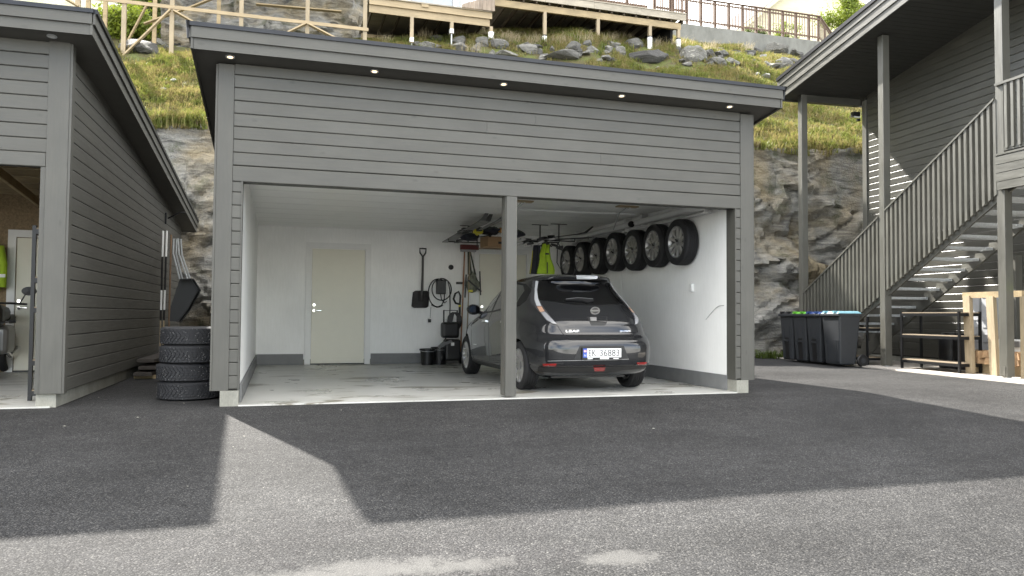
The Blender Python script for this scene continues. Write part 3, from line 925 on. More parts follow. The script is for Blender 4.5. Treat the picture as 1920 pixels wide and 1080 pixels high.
p = ony(290, 30, 20.2); tree('dark green tree in shade behind the diagonal brace', 'tree', (p.x, 20.2, p.z-2.6), 3.2, (1.2, 1.0, 1.4), M_LEAFD, 9, 5200, 0.09)
# ------------------------------------------------------------------ double garage (origin: inner front left corner at slab level)
W, D, ZC, H = 5.9, 6.18, 2.548, 2.315
XL, XR = -0.258, 6.155
OH, SO = 0.28, 0.22
ZF = 3.574
TAN = math.tan(R(7.5))
PIT = 0.1362
ga = empty('double_garage', (0, 0, 0), 0, 'grey timber double garage with open front and lit eaves spots', 'garage')
boxp(ga, 'floor_slab', M_SLAB, 0.0, W, -0.06, D, -0.25, 0.0)
# concrete plinths
boxp(ga, 'plinth', M_CONC, -0.18, 0.0, -0.045, D+0.1, -0.3, 0.145)
boxp(ga, 'plinth', M_CONC, W, 6.07, -0.045, D+0.1, -0.3, 0.145)
boxp(ga, 'plinth', M_CONC, 0.0, W, D+0.0, D+0.12, -0.3, 0.1)
# walls
boxp(ga, 'side_wall', M_WALL, -0.15, 0.0, 0.14, D, 0.145, 3.25)
boxp(ga, 'side_wall', M_WALL, W, 6.06, 0.14, D, 0.145, 3.25)
boxp(ga, 'rear_wall', M_WALL, -0.15, 6.06, D, D+0.15, 0.1, 2.9)
boxp(ga, 'ceiling', M_CEIL, 0.0, W, 0.14, D, ZC, ZC+0.1)
for k in range(9):                                    # joints between ceiling panels
    y = 0.75+0.6*k
    boxp(ga, 'ceiling_strip', M_TRIM, 0.0, W, y, y+0.012, ZC-0.003, ZC-0.0002)
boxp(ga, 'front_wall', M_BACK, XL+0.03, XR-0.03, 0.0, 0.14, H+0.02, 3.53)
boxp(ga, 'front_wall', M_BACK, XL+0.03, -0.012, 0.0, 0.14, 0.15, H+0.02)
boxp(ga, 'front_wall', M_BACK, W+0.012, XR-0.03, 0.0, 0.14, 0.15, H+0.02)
boxp(ga, 'lintel_face', M_CLAD, 0.0, W, -0.01, 0.16, H+0.005, H+0.019)
# skirting
boxp(ga, 'skirting_board', M_CONCGREY, 0.002, 0.022, 0.16, D-0.002, 0.003, 0.195)
boxp(ga, 'skirting_board', M_CONCGREY, W-0.022, W-0.002, 0.16, D-0.002, 0.003, 0.195)
boxp(ga, 'skirting_board', M_CONCGREY, 0.022, 0.83, D-0.022, D-0.002, 0.003, 0.2)
boxp(ga, 'skirting_board', M_CONCGREY, 2.06, 3.98, D-0.022, D-0.002, 0.003, 0.2)
boxp(ga, 'skirting_board', M_CONCGREY, 5.30, W-0.022, D-0.022, D-0.002, 0.003, 0.2)
# jambs
boxp(ga, 'jamb', M_CLADV, -0.014, 0.002, -0.028, 0.17, 0.146, H+0.004)
boxp(ga, 'jamb', M_CLADV, W-0.004, W+0.012, -0.028, 0.17, 0.146, H+0.004)
# small cladding boards beside the opening
n = 16
for side in (0, 1):
    x0 = -0.100 if side == 0 else W+0.014
    L = 0.084 if side == 0 else 0.058
    for k in range(n):
        z0 = 0.162+k*PIT
        h = min(PIT-0.0065, H-0.004-z0)
        if h > 0.03: plank(ga, 'cladding_board', L, h, 0.022, (x0, -0.001, z0), M_CLAD)
# wide boards above the opening
rnd = random.Random(3)
for k in range(8):
    z0 = 2.486+k*PIT
    h = min(PIT-0.0065, 3.55-z0)
    xs_ = [-0.098]
    j = rnd.uniform(2.4, 4.6); 
    if k in (2, 4, 5, 7): xs_.append(rnd.uniform(2.6, 5.0))
    xs_.append(5.972)
    for a, b in zip(xs_[:-1], xs_[1:]):
        plank(ga, 'cladding_board', b-a-0.002, h, 0.022, (a, -0.001, z0), M_CLAD)
plank(ga, 'header_board', 5.972+0.098, 0.160, 0.026, (-0.098, -0.004, H), M_CLAD)
# corner boards
def upright(parent, name, x0, x1, y0, y1, z0, z1, m=None):
    return boxp(parent, name, m or M_CLADV, x0, x1, y0, y1, z0, z1, bevel=0.003)
upright(ga, 'corner_board', XL, -0.101, -0.032, -0.001, 0.145, 3.535)
upright(ga, 'corner_board', 5.974, XR, -0.032, -0.001, 0.145, 3.535)
upright(ga, 'corner_board', XL-0.024, XL-0.001, -0.02, 0.13, 0.145, 3.53)
upright(ga, 'corner_board', XR+0.001, XR+0.024, -0.02, 0.13, 0.145, 3.53)
# side cladding
for k in range(24):
    z0 = 0.162+k*PIT
    for sg in (0, 1):
        zt = z0+PIT-0.007
        L = D-0.0
        lim = (3.50-z0)/TAN
        L = min(L, max(lim, 0.4))-0.13
        if sg == 0: plank(ga, 'cladding_board', L, PIT-0.0065, 0.02, (XL+0.02, 0.13+L, z0), M_CLAD, (0, 0, R(-90)))
        else: plank(ga, 'cladding_board', L, PIT-0.0065, 0.02, (XR-0.02, 0.13, z0), M_CLAD, (0, 0, R(90)))
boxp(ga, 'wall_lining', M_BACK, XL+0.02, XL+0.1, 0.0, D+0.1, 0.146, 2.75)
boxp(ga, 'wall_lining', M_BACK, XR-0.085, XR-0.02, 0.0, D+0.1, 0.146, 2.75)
# centre post
boxp(ga, 'post', M_CLADV, 2.872, 3.0, -0.03, -0.004, 0.012, H-0.002, bevel=0.003)
boxp(ga, 'post', M_CLADV, 2.862, 3.0, -0.003, 0.14, 0.02, H+0.004, bevel=0.003)

def shed_roof(t, x0, x1, y0, y1, zf, tan, th1=0.11, th2=0.115):
    """mono-pitch roof; x0..x1 outer soffit edges, y0 front edge, zf soffit height at y0, falling to the back"""
    def zz(y): return zf-(y-y0)*tan
    # soffit and deck
    MB().hexa([(x0, y0, zz(y0)+0.02), (x1, y0, zz(y0)+0.02), (x1, y1, zz(y1)+0.02), (x0, y1, zz(y1)+0.02),
               (x0, y0, zz(y0)+0.2), (x1, y0, zz(y0)+0.2), (x1, y1, zz(y1)+0.2), (x0, y1, zz(y1)+0.2)]).obj('soffit', M_SOFF, t)
    MB().hexa([(x0-0.03, y0-0.04, zz(y0)+0.225), (x1+0.03, y0-0.04, zz(y0)+0.225), (x1+0.03, y1+0.03, zz(y1)+0.225), (x0-0.03, y1+0.03, zz(y1)+0.225),
               (x0-0.03, y0-0.04, zz(y0)+0.25), (x1+0.03, y0-0.04, zz(y0)+0.25), (x1+0.03, y1+0.03, zz(y1)+0.25), (x0-0.03, y1+0.03, zz(y1)+0.25)]).obj('roof', M_ROOF, t)
    # front fascia: lower board set back, upper board proud
    MB().box(x0+0.001, x1-0.001, y0-0.022, y0-0.001, zf, zf+th1+0.02).obj('fascia_board', M_CLAD, t)
    MB().box(x0-0.02, x1+0.02, y0-0.046, y0-0.024, zf+th1, zf+th1+th2).obj('fascia_board', M_CLAD, t)
    MB().box(x0-0.035, x1+0.035, y0-0.062, y0-0.03, zf+th1+th2-0.004, zf+th1+th2+0.038).obj('roof_flashing', M_FLASH, t)
    # rear fascia
    MB().box(x0+0.001, x1-0.001, y1+0.001, y1+0.022, zz(y1), zz(y1)+0.22).obj('fascia_board', M_CLAD, t)
    # rake boards
    for sg, x in ((-1, x0), (1, x1)):
        def rk(name, o0, o1, za, zb, m):
            a, b = x+sg*o0, x+sg*o1
            MB().hexa([(a, y0-0.03, zz(y0)+za), (b, y0-0.03, zz(y0)+za), (b, y1+0.02, zz(y1)+za), (a, y1+0.02, zz(y1)+za),
                       (a, y0-0.03, zz(y0)+zb), (b, y0-0.03, zz(y0)+zb), (b, y1+0.02, zz(y1)+zb), (a, y1+0.02, zz(y1)+zb)]).obj(name, m, t)
        rk('rake_board', 0.002, 0.024, 0.0, th1+0.02, M_CLADY)
        rk('rake_board', 0.0255, 0.046, th1, th1+th2, M_CLADY)
        rk('roof_flashing', 0.03, 0.066, th1+th2-0.004, th1+th2+0.045, M_FLASH)
shed_roof(ga, XL-SO, XR+SO, -OH, D+0.55, ZF, TAN)
# gutter end clips at the front roof corners
for x in (XL-SO-0.05, XR+SO+0.05):
    MB().tube([(x, -OH-0.02, ZF+0.1), (x, -OH-0.03, ZF+0.2), (x, -OH-0.05, ZF+0.27)], [0.012, 0.016, 0.024], 8).obj('gutter_clip', M_FLASH, ga)
# eaves spots
def downlight(parent, x, y, z, tan, lit=True):
    M = Matrix.Translation((x, y, z)) @ Matrix.Rotation(math.atan(tan), 4, 'X').inverted() @ Matrix.Rotation(R(-90), 4, 'Y')
    rim = MB().lathe([(0.030, 0.004), (0.030, -0.008), (0.046, -0.008), (0.046, 0.004)], 20, M, True).obj('downlight', M_STEEL, parent, True)
    MB().lathe([(0.0, -0.003), (0.029, -0.003), (0.029, 0.003), (0.0, 0.003)], 16, M).obj('bulb', M_BULB if lit else M_WHITEP, rim)
for x in (-0.14, 1.33, 2.79, 4.26, 5.74):
    downlight(ga, x, -0.15, ZF+0.02-0.13*TAN-0.0, TAN)

# doors in the back wall
def door(parent, x0, x1, zt, y, hx, m=M_DOOR, tw=0.115):
    boxp(parent, 'door_trim', M_TRIM, x0-tw, x0-0.012, y-0.028, y-0.001, 0.004, zt+tw)
    boxp(parent, 'door_trim', M_TRIM, x1+0.012, x1+tw, y-0.028, y-0.001, 0.004, zt+tw)
    boxp(parent, 'door_trim', M_TRIM, x0-0.012, x1+0.012, y-0.028, y-0.001, zt+0.012, zt+tw)
    boxp(parent, 'threshold', M_BLACKM, x0-0.012, x1+0.012, y-0.03, y-0.001, 0.003, 0.02)
    d = boxp(parent, 'door', m, x0, x1, y-0.018, y-0.003, 0.024, zt, bevel=0.002)
    sg = 1 if hx < (x0+x1)/2 else -1
    MB().tube([(hx, y-0.018, 1.0), (hx, y-0.065, 1.0), (hx+sg*0.03, y-0.07, 1.0), (hx+sg*0.125, y-0.07, 1.0)], 0.010, 8).obj('handle', M_CHROME, d, True)
    for z in (1.0, 1.105):
        MB().lathe([(0.0, 0.0), (0.026, 0.0), (0.026, -0.012), (0.0, -0.012)], 16, Matrix.Translation((hx, y-0.018, z)) @ Matrix.Rotation(R(90), 4, 'Z')).obj('lock', M_CHROME, d, True)
    return d
door(ga, 0.965, 1.93, 2.15, D, 1.01)
door(ga, 4.165, 5.13, 2.15, D, 4.22)
# wall scuffs and panel seams on the right wall
boxp(ga, 'wall_seam', M_TRIM, W-0.0035, W-0.0005, 3.32, 3.335, 0.2, 1.75)
sk = MB()
pts = [(W-0.004, 0.62-0.035*i, 0.93+0.16*math.sin(min(1, i/9)*1.45)) for i in range(12)]
sk.tube(pts, 0.006, 5); sk.tube([(p[0], p[1]+0.05, p[2]-0.03) for p in pts[:6]], 0.004, 5)
sk.obj('scuff_mark', simple('grey_scuff', (0.42, 0.42, 0.41), 0.8), ga)

# ------------------------------------------------------------------ left single garage (rotated 0.8 degrees; local origin: front right corner)
lg = empty('garage', (-1.684, 0.26, 0.0), R(-0.8), 'grey timber garage on the left edge with a motorcycle inside', 'garage')
LH = 2.397; LZ = 3.60; LOH = 0.28; LD = 8.35; LP = 0.1425; LT = math.tan(R(6.6))
LW = 5.2
boxp(lg, 'floor_slab', M_SLAB, -LW, -0.10, -0.03, 5.1, -0.2, 0.0)
boxp(lg, 'plinth', M_CONC, -0.235, -0.055, 0.01, 0.35, -0.35, 0.13)
boxp(lg, 'plinth', M_CONC, -0.125, -0.055, 0.351, LD-0.05, -0.35, 0.13)
boxp(lg, 'plinth', M_CONC, -LW-0.2, -LW, 0.01, LD-0.05, -0.35, 0.13)
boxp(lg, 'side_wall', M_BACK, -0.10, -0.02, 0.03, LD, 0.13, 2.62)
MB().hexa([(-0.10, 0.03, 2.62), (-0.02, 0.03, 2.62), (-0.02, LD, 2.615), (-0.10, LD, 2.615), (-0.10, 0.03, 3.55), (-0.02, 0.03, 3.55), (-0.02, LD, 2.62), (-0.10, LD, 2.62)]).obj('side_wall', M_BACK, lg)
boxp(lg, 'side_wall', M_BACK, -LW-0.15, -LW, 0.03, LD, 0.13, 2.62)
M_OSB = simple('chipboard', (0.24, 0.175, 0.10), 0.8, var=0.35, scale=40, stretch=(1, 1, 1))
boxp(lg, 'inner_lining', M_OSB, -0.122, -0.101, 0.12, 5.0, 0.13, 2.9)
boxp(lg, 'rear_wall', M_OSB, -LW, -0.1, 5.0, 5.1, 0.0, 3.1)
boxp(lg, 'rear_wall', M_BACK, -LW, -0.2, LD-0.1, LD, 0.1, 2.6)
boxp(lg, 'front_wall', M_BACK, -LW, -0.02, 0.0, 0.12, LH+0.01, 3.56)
upright(lg, 'corner_board', -0.195, 0.0, -0.032, -0.001, 0.125, 3.68)
upright(lg, 'corner_board', -0.001, 0.023, -0.026, 0.085, 0.125, 3.67)
upright(lg, 'trim_board', -0.243, -0.197, -0.02, 0.10, 0.125, LH+0.0)
plank(lg, 'header_board', 4.8, 0.138, 0.024, (-5.0, -0.003, LH+0.002), M_CLAD)
for k in range(9):
    z0 = LH+0.146+k*LP
    h = min(LP-0.007, 3.67-z0)
    if h > 0.02: plank(lg, 'cladding_board', 4.8, h, 0.022, (-4.997, -0.001, z0), M_CLAD)
for k in range(24):
    z0 = 0.137+k*LP
    lim = min(LD, (LZ+0.075-z0)/LT)
    L = lim-0.09
    if L > 0.3: plank(lg, 'cladding_board', L, LP-0.007, 0.02, (-0.019, 0.088, z0), M_CLAD, (0, 0, R(90)))
shed_roof(lg, -LW-0.4, 0.235, -LOH-0.01, LD+0.35, LZ+0.085, LT, 0.105, 0.11)
downlight(lg, -0.14, -0.15, LZ+0.09, LT, False)
downlight(lg, -1.9, -0.15, LZ+0.09, LT, False)
# rafters seen through the opening
for i in range(8):
    y = 0.5+0.6*i
    boxp(lg, 'rafter', M_TREAT, -LW, -0.21, y, y+0.045, 2.75, 2.92)
for x in (-1.1, -2.6):
    MB().beam((x, 0.2, 2.70), (x-0.5, 4.9, 2.62), 0.045, 0.12).obj('rafter', M_TREAT, lg)
MB().beam((-0.3, 0.3, 2.42), (-1.6, 4.9, 2.75), 0.045, 0.1).obj('brace', M_TREAT, lg)
LGM = Matrix.Translation((-1.684, 0.26, 0.0)) @ Matrix.Rotation(R(-0.8), 4, 'Z')
LGI = LGM.inverted()
def lgpt(px, py, yl=None, zl=None):
    o_ = LGI @ EYE; d = LGI.to_3x3() @ ray(px, py)
    t = (yl-o_.y)/d.y if yl is not None else (zl-o_.z)/d.z
    return o_+d*t
dx_ = lgpt(29, 560, 4.98).x
dl = door(lg, dx_, dx_+0.93, lgpt(40, 446, 4.98).z, 5.0, dx_+0.05, M_DOOR, 0.125)

# ------------------------------------------------------------------ right house (rotated 4.2 degrees; local origin: post beside the bins, at ground)
HO = Vector((11.506, 3.482, 0.0)); HR = R(-4.2)
ho = empty('house', HO, HR, 'tall grey timber house with sloping roof on posts over an outside stair', 'house')
LXV = Vector((math.cos(HR), math.sin(HR), 0)); LYV = Vector((-math.sin(HR), math.cos(HR), 0))
def hw(x, y, z): return HO+LXV*x+LYV*y+Vector((0, 0, z))
def onh(px, py, X):
    d = ray(px, py); t = (X-(EYE-HO).dot(LXV))/d.dot(LXV)
    p = EYE+d*t-HO
    return Vector((p.dot(LXV), p.dot(LYV), p.z))
WX = 1.57
HT = 0.165
def hz_s(y): return 6.47-HT*(y+0.1)              # soffit height along y
boxp(ho, 'foundation', M_CONC, WX+0.03, WX+4, -9.0, 2.62, -0.3, 0.12)
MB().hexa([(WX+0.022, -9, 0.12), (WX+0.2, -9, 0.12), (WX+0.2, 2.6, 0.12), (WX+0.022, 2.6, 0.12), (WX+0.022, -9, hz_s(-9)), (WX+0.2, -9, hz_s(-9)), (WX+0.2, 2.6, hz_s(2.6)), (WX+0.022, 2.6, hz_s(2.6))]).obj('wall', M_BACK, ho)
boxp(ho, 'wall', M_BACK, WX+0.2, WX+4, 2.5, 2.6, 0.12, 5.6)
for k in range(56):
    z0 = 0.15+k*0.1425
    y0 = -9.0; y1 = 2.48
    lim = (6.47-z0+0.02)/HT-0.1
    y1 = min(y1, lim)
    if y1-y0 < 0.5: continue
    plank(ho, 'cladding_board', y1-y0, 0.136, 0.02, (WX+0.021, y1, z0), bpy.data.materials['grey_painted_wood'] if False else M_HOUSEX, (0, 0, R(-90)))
upright(ho, 'corner_board', WX-0.026, WX-0.001, 2.485, 2.62, 0.1, 5.95, M_HOUSEV)
upright(ho, 'corner_board', WX, WX+0.13, 2.621, 2.645, 0.1, 5.95, M_HOUSEV)
PS = 0.145
for y, zt in ((0.0, 6.44), (-2.72, 6.88), (2.66, 6.02)):
    upright(ho, 'post', 0.0, PS, y-PS*0.0, y+PS, 0.03, zt, M_HOUSEV)
    boxp(ho, 'post_shoe', M_STEEL, 0.03, PS-0.03, y+0.03, y+PS-0.03, -0.05, 0.029)
    boxp(ho, 'post_plate', M_HOUSEV, -0.008, -0.0005, y+0.03, y+PS-0.03, 0.05, 0.19)
# roof: sloping soffit, boards, layered edge boards
RX = -0.33; RY1 = 3.0; RY0 = -9.5
def slab(name, x0, x1, za, zb, m, y0=RY0, y1=RY1):
    return MB().hexa([(x0, y0, hz_s(y0)+za), (x1, y0, hz_s(y0)+za), (x1, y1, hz_s(y1)+za), (x0, y1, hz_s(y1)+za),
                      (x0, y0, hz_s(y0)+zb), (x1, y0, hz_s(y0)+zb), (x1, y1, hz_s(y1)+zb), (x0, y1, hz_s(y1)+zb)]).obj(name, m, ho)
slab('roof', RX, 6.0, 0.03, 0.42, M_ROOF)
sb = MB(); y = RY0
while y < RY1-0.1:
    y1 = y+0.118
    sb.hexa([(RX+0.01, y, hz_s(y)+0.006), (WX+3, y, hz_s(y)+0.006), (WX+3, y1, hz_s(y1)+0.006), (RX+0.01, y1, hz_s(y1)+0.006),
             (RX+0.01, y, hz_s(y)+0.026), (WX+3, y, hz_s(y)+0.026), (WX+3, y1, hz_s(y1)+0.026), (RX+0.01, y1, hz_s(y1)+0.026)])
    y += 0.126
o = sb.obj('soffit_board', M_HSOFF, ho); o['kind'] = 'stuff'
slab('rake_board', RX-0.022, RX-0.001, 0.0, 0.16, M_HOUSE)
slab('rake_board', RX-0.046, RX-0.024, 0.145, 0.315, M_HOUSE)
slab('rake_board', RX-0.070, RX-0.048, 0.30, 0.425, M_HOUSE)
slab('roof_flashing', RX-0.10, RX-0.05, 0.424, 0.50, M_FLASH)
boxp(ho, 'fascia_board', M_HOUSEX, RX, 6.0, RY1+0.001, RY1+0.025, hz_s(RY1)-0.02, hz_s(RY1)+0.4)
boxp(ho, 'beam', M_HOUSEX, 0.0, WX-0.03, 2.665, 2.80, 5.86, 6.02)
MB().hexa([(0.0, -9, hz_s(-9)-0.17), (0.1, -9, hz_s(-9)-0.17), (0.1, 2.65, hz_s(2.65)-0.17), (0.0, 2.65, hz_s(2.65)-0.17), (0.0, -9, hz_s(-9)), (0.1, -9, hz_s(-9)), (0.1, 2.65, hz_s(2.65)), (0.0, 2.65, hz_s(2.65))]) 
# floodlight on the far corner
fl = empty('floodlight', hw(WX-0.1, 2.75, 5.62), HR, 'small black floodlight at the far corner of the grey house under the eaves', 'floodlight')
MB().box(-0.09, 0.09, -0.05, 0.05, 0.0, 0.11).obj('housing', M_BLACK, fl); MB().box(-0.08, 0.08, -0.06, -0.051, -0.03, 0.0).obj('lamp_glass', M_WHITEP, fl)
MB().box(0.05, 0.13, 0.0, 0.03, -0.09, -0.03).obj('bracket', M_BLACK, fl)
# concrete pad under the house
mb = MB()
pp = [hw(-0.28, 3.3, 0), hw(6, 3.3, 0), hw(6, -9, 0), hw(-0.42, -9, 0), hw(-0.40, -2.5, 0)]
mb.prism([(p.x, p.y) for p in pp], lambda a, b: (a, b, -0.2), lambda a, b: (a, b, 0.012))
o = mb.obj('concrete_pad', M_PAD); tag(o, kind='structure')

# ------------------------------------------------------------------ outside stair
st = empty('staircase', hw(0.5, 2.5, 0.0), HR, 'outside stair with galvanised treads and a slanting slatted side', 'stairs')
def sl_(x, y, z): return (x-0.5, y-2.5, z)
M_ = MB
SWX = 1.16
# treads: open steel trays with a serrated nosing plate
RISE, RUN = 0.1713, 0.313
tr = MB()
tr.box(0.115, SWX-0.01, -0.135, 0.135, -0.006, 0.0)
tr.box(0.115, SWX-0.01, -0.139, -0.135, -0.045, 0.0); tr.box(0.115, SWX-0.01, 0.135, 0.139, -0.045, 0.0)
tr.box(0.11, 0.115, -0.139, 0.139, -0.05, 0.0); tr.box(SWX-0.01, SWX-0.005, -0.139, 0.139, -0.05, 0.0)
for i in range(9): tr.box(0.12, SWX-0.02, -0.11+0.027*i, -0.106+0.027*i, -0.028, -0.007)
trm = tr.mesh('tread', M_STEEL)
nose = MB()
for i in range(13): nose.box(SWX-0.155+0.011*i, SWX-0.148+0.011*i, -0.148, -0.1395, -0.05, -0.004)
nosem = nose.mesh('tread_grip', M_STEEL)
for k in range(-6, 10):
    y = -0.16-RUN*k-0.0; z = 1.70+RISE*k
    if z < 0.12 or y < -4.2: continue
    t_ = link('tread', trm, st, sl_(0, y-0.1, z)); link('tread_grip', nosem, t_)
# stringers: cut (saw tooth) stringer on the far side
poly = []
ks = list(range(-9, 9))
low = lambda y: 1.33-0.6*(y+0.02)
for k in ks:
    y = -0.16-RUN*k; z = 1.62+RISE*k
    if z < 0: continue
    poly += [(y+0.16, z-0.0), (y-0.12, z-0.0)]
yend = poly[-1][0]
polyc = poly+[(yend, low(yend)), (2.2, 0.0), (poly[0][0], 0.0)]
MB().prism(polyc, lambda a, b: sl_(SWX, a, b), lambda a, b: sl_(SWX+0.048, a, b)).obj('stringer', M_HOUSE, st)
# near stringer behind the slats
def railz(y): return 1.563-0.575*(y-2.52)
def slatz(y): return 1.078-0.575*(y-0.636)
MB().hexa([sl_(0.068, 2.5, slatz(2.5)-0.08), sl_(0.105, 2.5, slatz(2.5)-0.08), sl_(0.105, -3.4, slatz(-3.4)-0.08), sl_(0.068, -3.4, slatz(-3.4)-0.08),
           sl_(0.068, 2.5, slatz(2.5)+0.16), sl_(0.105, 2.5, slatz(2.5)+0.16), sl_(0.105, -3.4, slatz(-3.4)+0.16), sl_(0.068, -3.4, slatz(-3.4)+0.16)]).obj('stringer', M_HOUSE, st)
def slat_run(ya, yb, xo):
    pitch = 0.118
    n = int(round((ya-yb)/pitch))
    sw = 0.052
    for i in range(n):
        y = ya-pitch*(i+0.5)
        a, b = y-sw/2, y+sw/2
        f = lambda yy: max(slatz(yy), 0.05)
        MB().hexa([(xo, a-y, f(a)), (xo+0.057, a-y, f(a)), (xo+0.057, b-y, f(b)), (xo, b-y, f(b)),
                   (xo, a-y, railz(a)-0.035), (xo+0.057, a-y, railz(a)-0.035), (xo+0.057, b-y, railz(b)-0.035), (xo, b-y, railz(b)-0.035)]).obj('slat', M_HOUSEV, st, loc=sl_(0, y, 0))
    for (z0, z1, w_) in ((-0.035, 0.0, 0.07),):
        MB().hexa([sl_(xo-0.015, ya, railz(ya)+z0), sl_(xo+0.055, ya, railz(ya)+z0), sl_(xo+0.055, yb, railz(yb)+z0), sl_(xo-0.015, yb, railz(yb)+z0),
                   sl_(xo-0.015, ya, railz(ya)+z1), sl_(xo+0.055, ya, railz(ya)+z1), sl_(xo+0.055, yb, railz(yb)+z1), sl_(xo-0.015, yb, railz(yb)+z1)]).obj('handrail', M_HOUSE, st)
    MB().hexa([sl_(xo+0.058, ya, railz(ya)-0.16), sl_(xo+0.076, ya, railz(ya)-0.16), sl_(xo+0.076, yb, railz(yb)-0.16), sl_(xo+0.058, yb, railz(yb)-0.16),
               sl_(xo+0.058, ya, railz(ya)-0.09), sl_(xo+0.076, ya, railz(ya)-0.09), sl_(xo+0.076, yb, railz(yb)-0.09), sl_(xo+0.058, yb, railz(yb)-0.09)]).obj('rail', M_HOUSE, st)
slat_run(2.62, PS+0.02, -0.01)
slat_run(-0.02, -2.56, -0.01)

# ------------------------------------------------------------------ balcony
bl = empty('balcony', hw(0.5, -2.7, 2.98), HR, 'balcony with pale sunlit apron boards and slatted rail at the right edge', 'balcony')
def bq(x0, x1, y0, y1, z0, z1, name, m): return MB().box(x0-0.5, x1-0.5, y0+2.7, y1+2.7, z0-2.98, z1-2.98).obj(name, m, bl)
for k in range(4):
    bq(-0.05, -0.028, -9.0, -2.63+0.008*k, 2.985+k*0.136, 2.985+k*0.136+0.126, 'apron_board', M_HOUSE)
bq(-0.06, 0.10, -9.0, -2.60, 3.532, 3.562, 'cap_board', M_HOUSE)
bq(-0.027, -0.01, -9.0, -2.64, 2.98, 3.52, 'rim_joist', M_BACK)
bq(-0.0, WX-0.03, -9.0, -3.5, 3.40, 3.53, 'floor', M_OLDDECK)
for y in (-3.6, -4.3, -5.0): bq(0.0, WX-0.03, y, y+0.05, 3.12, 3.4, 'joist', M_HOUSE)
bq(-0.045, 0.02, -9.0, -2.60, 4.66, 4.70, 'handrail', M_HOUSE)
bq(0.0, 0.03, -9.0, -2.73, 3.60, 3.66, 'rail', M_HOUSE)
bsm = MB().box(-0.03, 0.016, -0.025, 0.025, 0, 1.03).mesh('slat', M_HOUSEV)
for i in range(12): link('slat', bsm, bl, (-0.5, -0.09-0.118*i, 3.63-2.98))
# ------------------------------------------------------------------ wheels and tyres (axis along local x, outer face at +x)
def tyre_mesh(name, ro, ri, wd, m, blocks=0, grooves=True):
    hw_ = wd/2
    prof = [(ri, -hw_*0.82), (ri+0.02, -hw_*0.97), ((ro+ri)/2, -hw_*1.02), (ro-0.025, -hw_*0.96), (ro-0.006, -hw_*0.83)]
    if grooves:
        for g in (-0.5, -0.17, 0.17, 0.5):
            prof += [(ro, hw_*(g-0.06)), (ro-0.009, hw_*(g-0.05)), (ro-0.009, hw_*(g+0.05)), (ro, hw_*(g+0.06))]
    prof += [(ro-0.006, hw_*0.83), (ro-0.025, hw_*0.96), ((ro+ri)/2, hw_*1.02), (ri+0.02, hw_*0.97), (ri, hw_*0.82), (ri-0.012, hw_*0.4), (ri-0.012, -hw_*0.4)]
    mb = MB().lathe(prof, 56, None, True)
    if blocks:
        rr = random.Random(4)
        for row in range(6):
            h0 = -hw_*0.84+row*hw_*0.285; h1 = h0+hw_*0.225
            for k in range(blocks):
                a = 2*math.pi*(k+(0.5 if row % 2 else 0))/blocks
                da = math.pi/blocks*0.74
                sk = 0.045*(1 if row < 3 else -1)
                vs = []
                for r_ in (ro-0.004, ro+0.0055):
                    for (aa, hh) in ((a-da, h0), (a+da, h0), (a+da+sk, h1), (a-da+sk, h1)):
                        vs.append((hh, r_*math.cos(aa), r_*math.sin(aa)))
                mb.add(vs, [(0,3,2,1),(4,5,6,7),(0,1,5,4),(1,2,6,5),(2,3,7,6),(3,0,4,7)])
    return mb.mesh(name, m, True)
def rim_mesh(ri, wd, m):
    hw_ = wd/2
    return MB().lathe([(ri-0.012, -hw_*0.7), (ri-0.004, hw_*0.55), (ri+0.004, hw_*0.86), (ri-0.006, hw_*0.90), (ri-0.018, hw_*0.72), (ri-0.03, hw_*0.2), (ri-0.03, -hw_*0.7)], 48, None, True).mesh('rim', m, True)
def spoke_mesh(ri, wd, w0, w1, m, x0=0.60, x1=0.80, split=0.0):
    hw_ = wd/2
    mb = MB()
    for s in ((-1, 1) if split else (0,)):
        a = s*split
        r0, r1 = 0.05, ri-0.01
        vs = []
        for (r_, ww, xo) in ((r0, w0, hw_*x0), (r1*0.6, (w0+w1)*0.42, hw_*(x0+x1)/2), (r1, w1, hw_*x1)):
            off = a*(r_/r1)
            vs += [(xo, r_, off-ww/2), (xo, r_, off+ww/2), (xo-0.03, r_, off+ww/2+0.006), (xo-0.03, r_, off-ww/2-0.006)]
        f = []
        for i in range(2):
            b = 4*i
            f += [(b, b+1, b+5, b+4), (b+1, b+2, b+6, b+5), (b+2, b+3, b+7, b+6), (b+3, b, b+4, b+7)]
        f += [(0, 3, 2, 1), (8, 9, 10, 11)]
        mb.add(vs, f)
    return mb.mesh('spoke', m)
def build_wheel(parent_or_none, name, ro, ri, wd, nsp, w0, w1, split, alloy, loc, rot, label=None, cat=None, group=None, x0=0.60, x1=0.80):
    t = empty(name, loc, 0, label, cat, group); t.rotation_euler = rot
    ty = link('tyre', tyre_mesh('tyre', ro, ri, wd, M_RUB), t)
    rm = link('rim', rim_mesh(ri, wd, M_CHROMEB), t)
    MB().lathe([(0.0, wd*0.30), (0.03, wd*0.31), (0.062, wd*0.27), (0.07, wd*0.1), (0.0, wd*0.1)], 20).obj('hub_cap', M_CHROMEB, t, True)
    MB().lathe([(0.0, -wd*0.15), (ri*0.93, -wd*0.15), (ri*0.93, -wd*0.05), (0.0, -wd*0.05)], 28).obj('brake_disc', M_BLACKM, t, True)
    sm = spoke_mesh(ri, wd, w0, w1, alloy, x0, x1, split)
    for k in range(nsp):
        link('spoke', sm, t, (0, 0, 0), (2*math.pi*k/nsp+0.2, 0, 0))
    return t
def parent_keep(t, p):
    t.parent = p
    return t

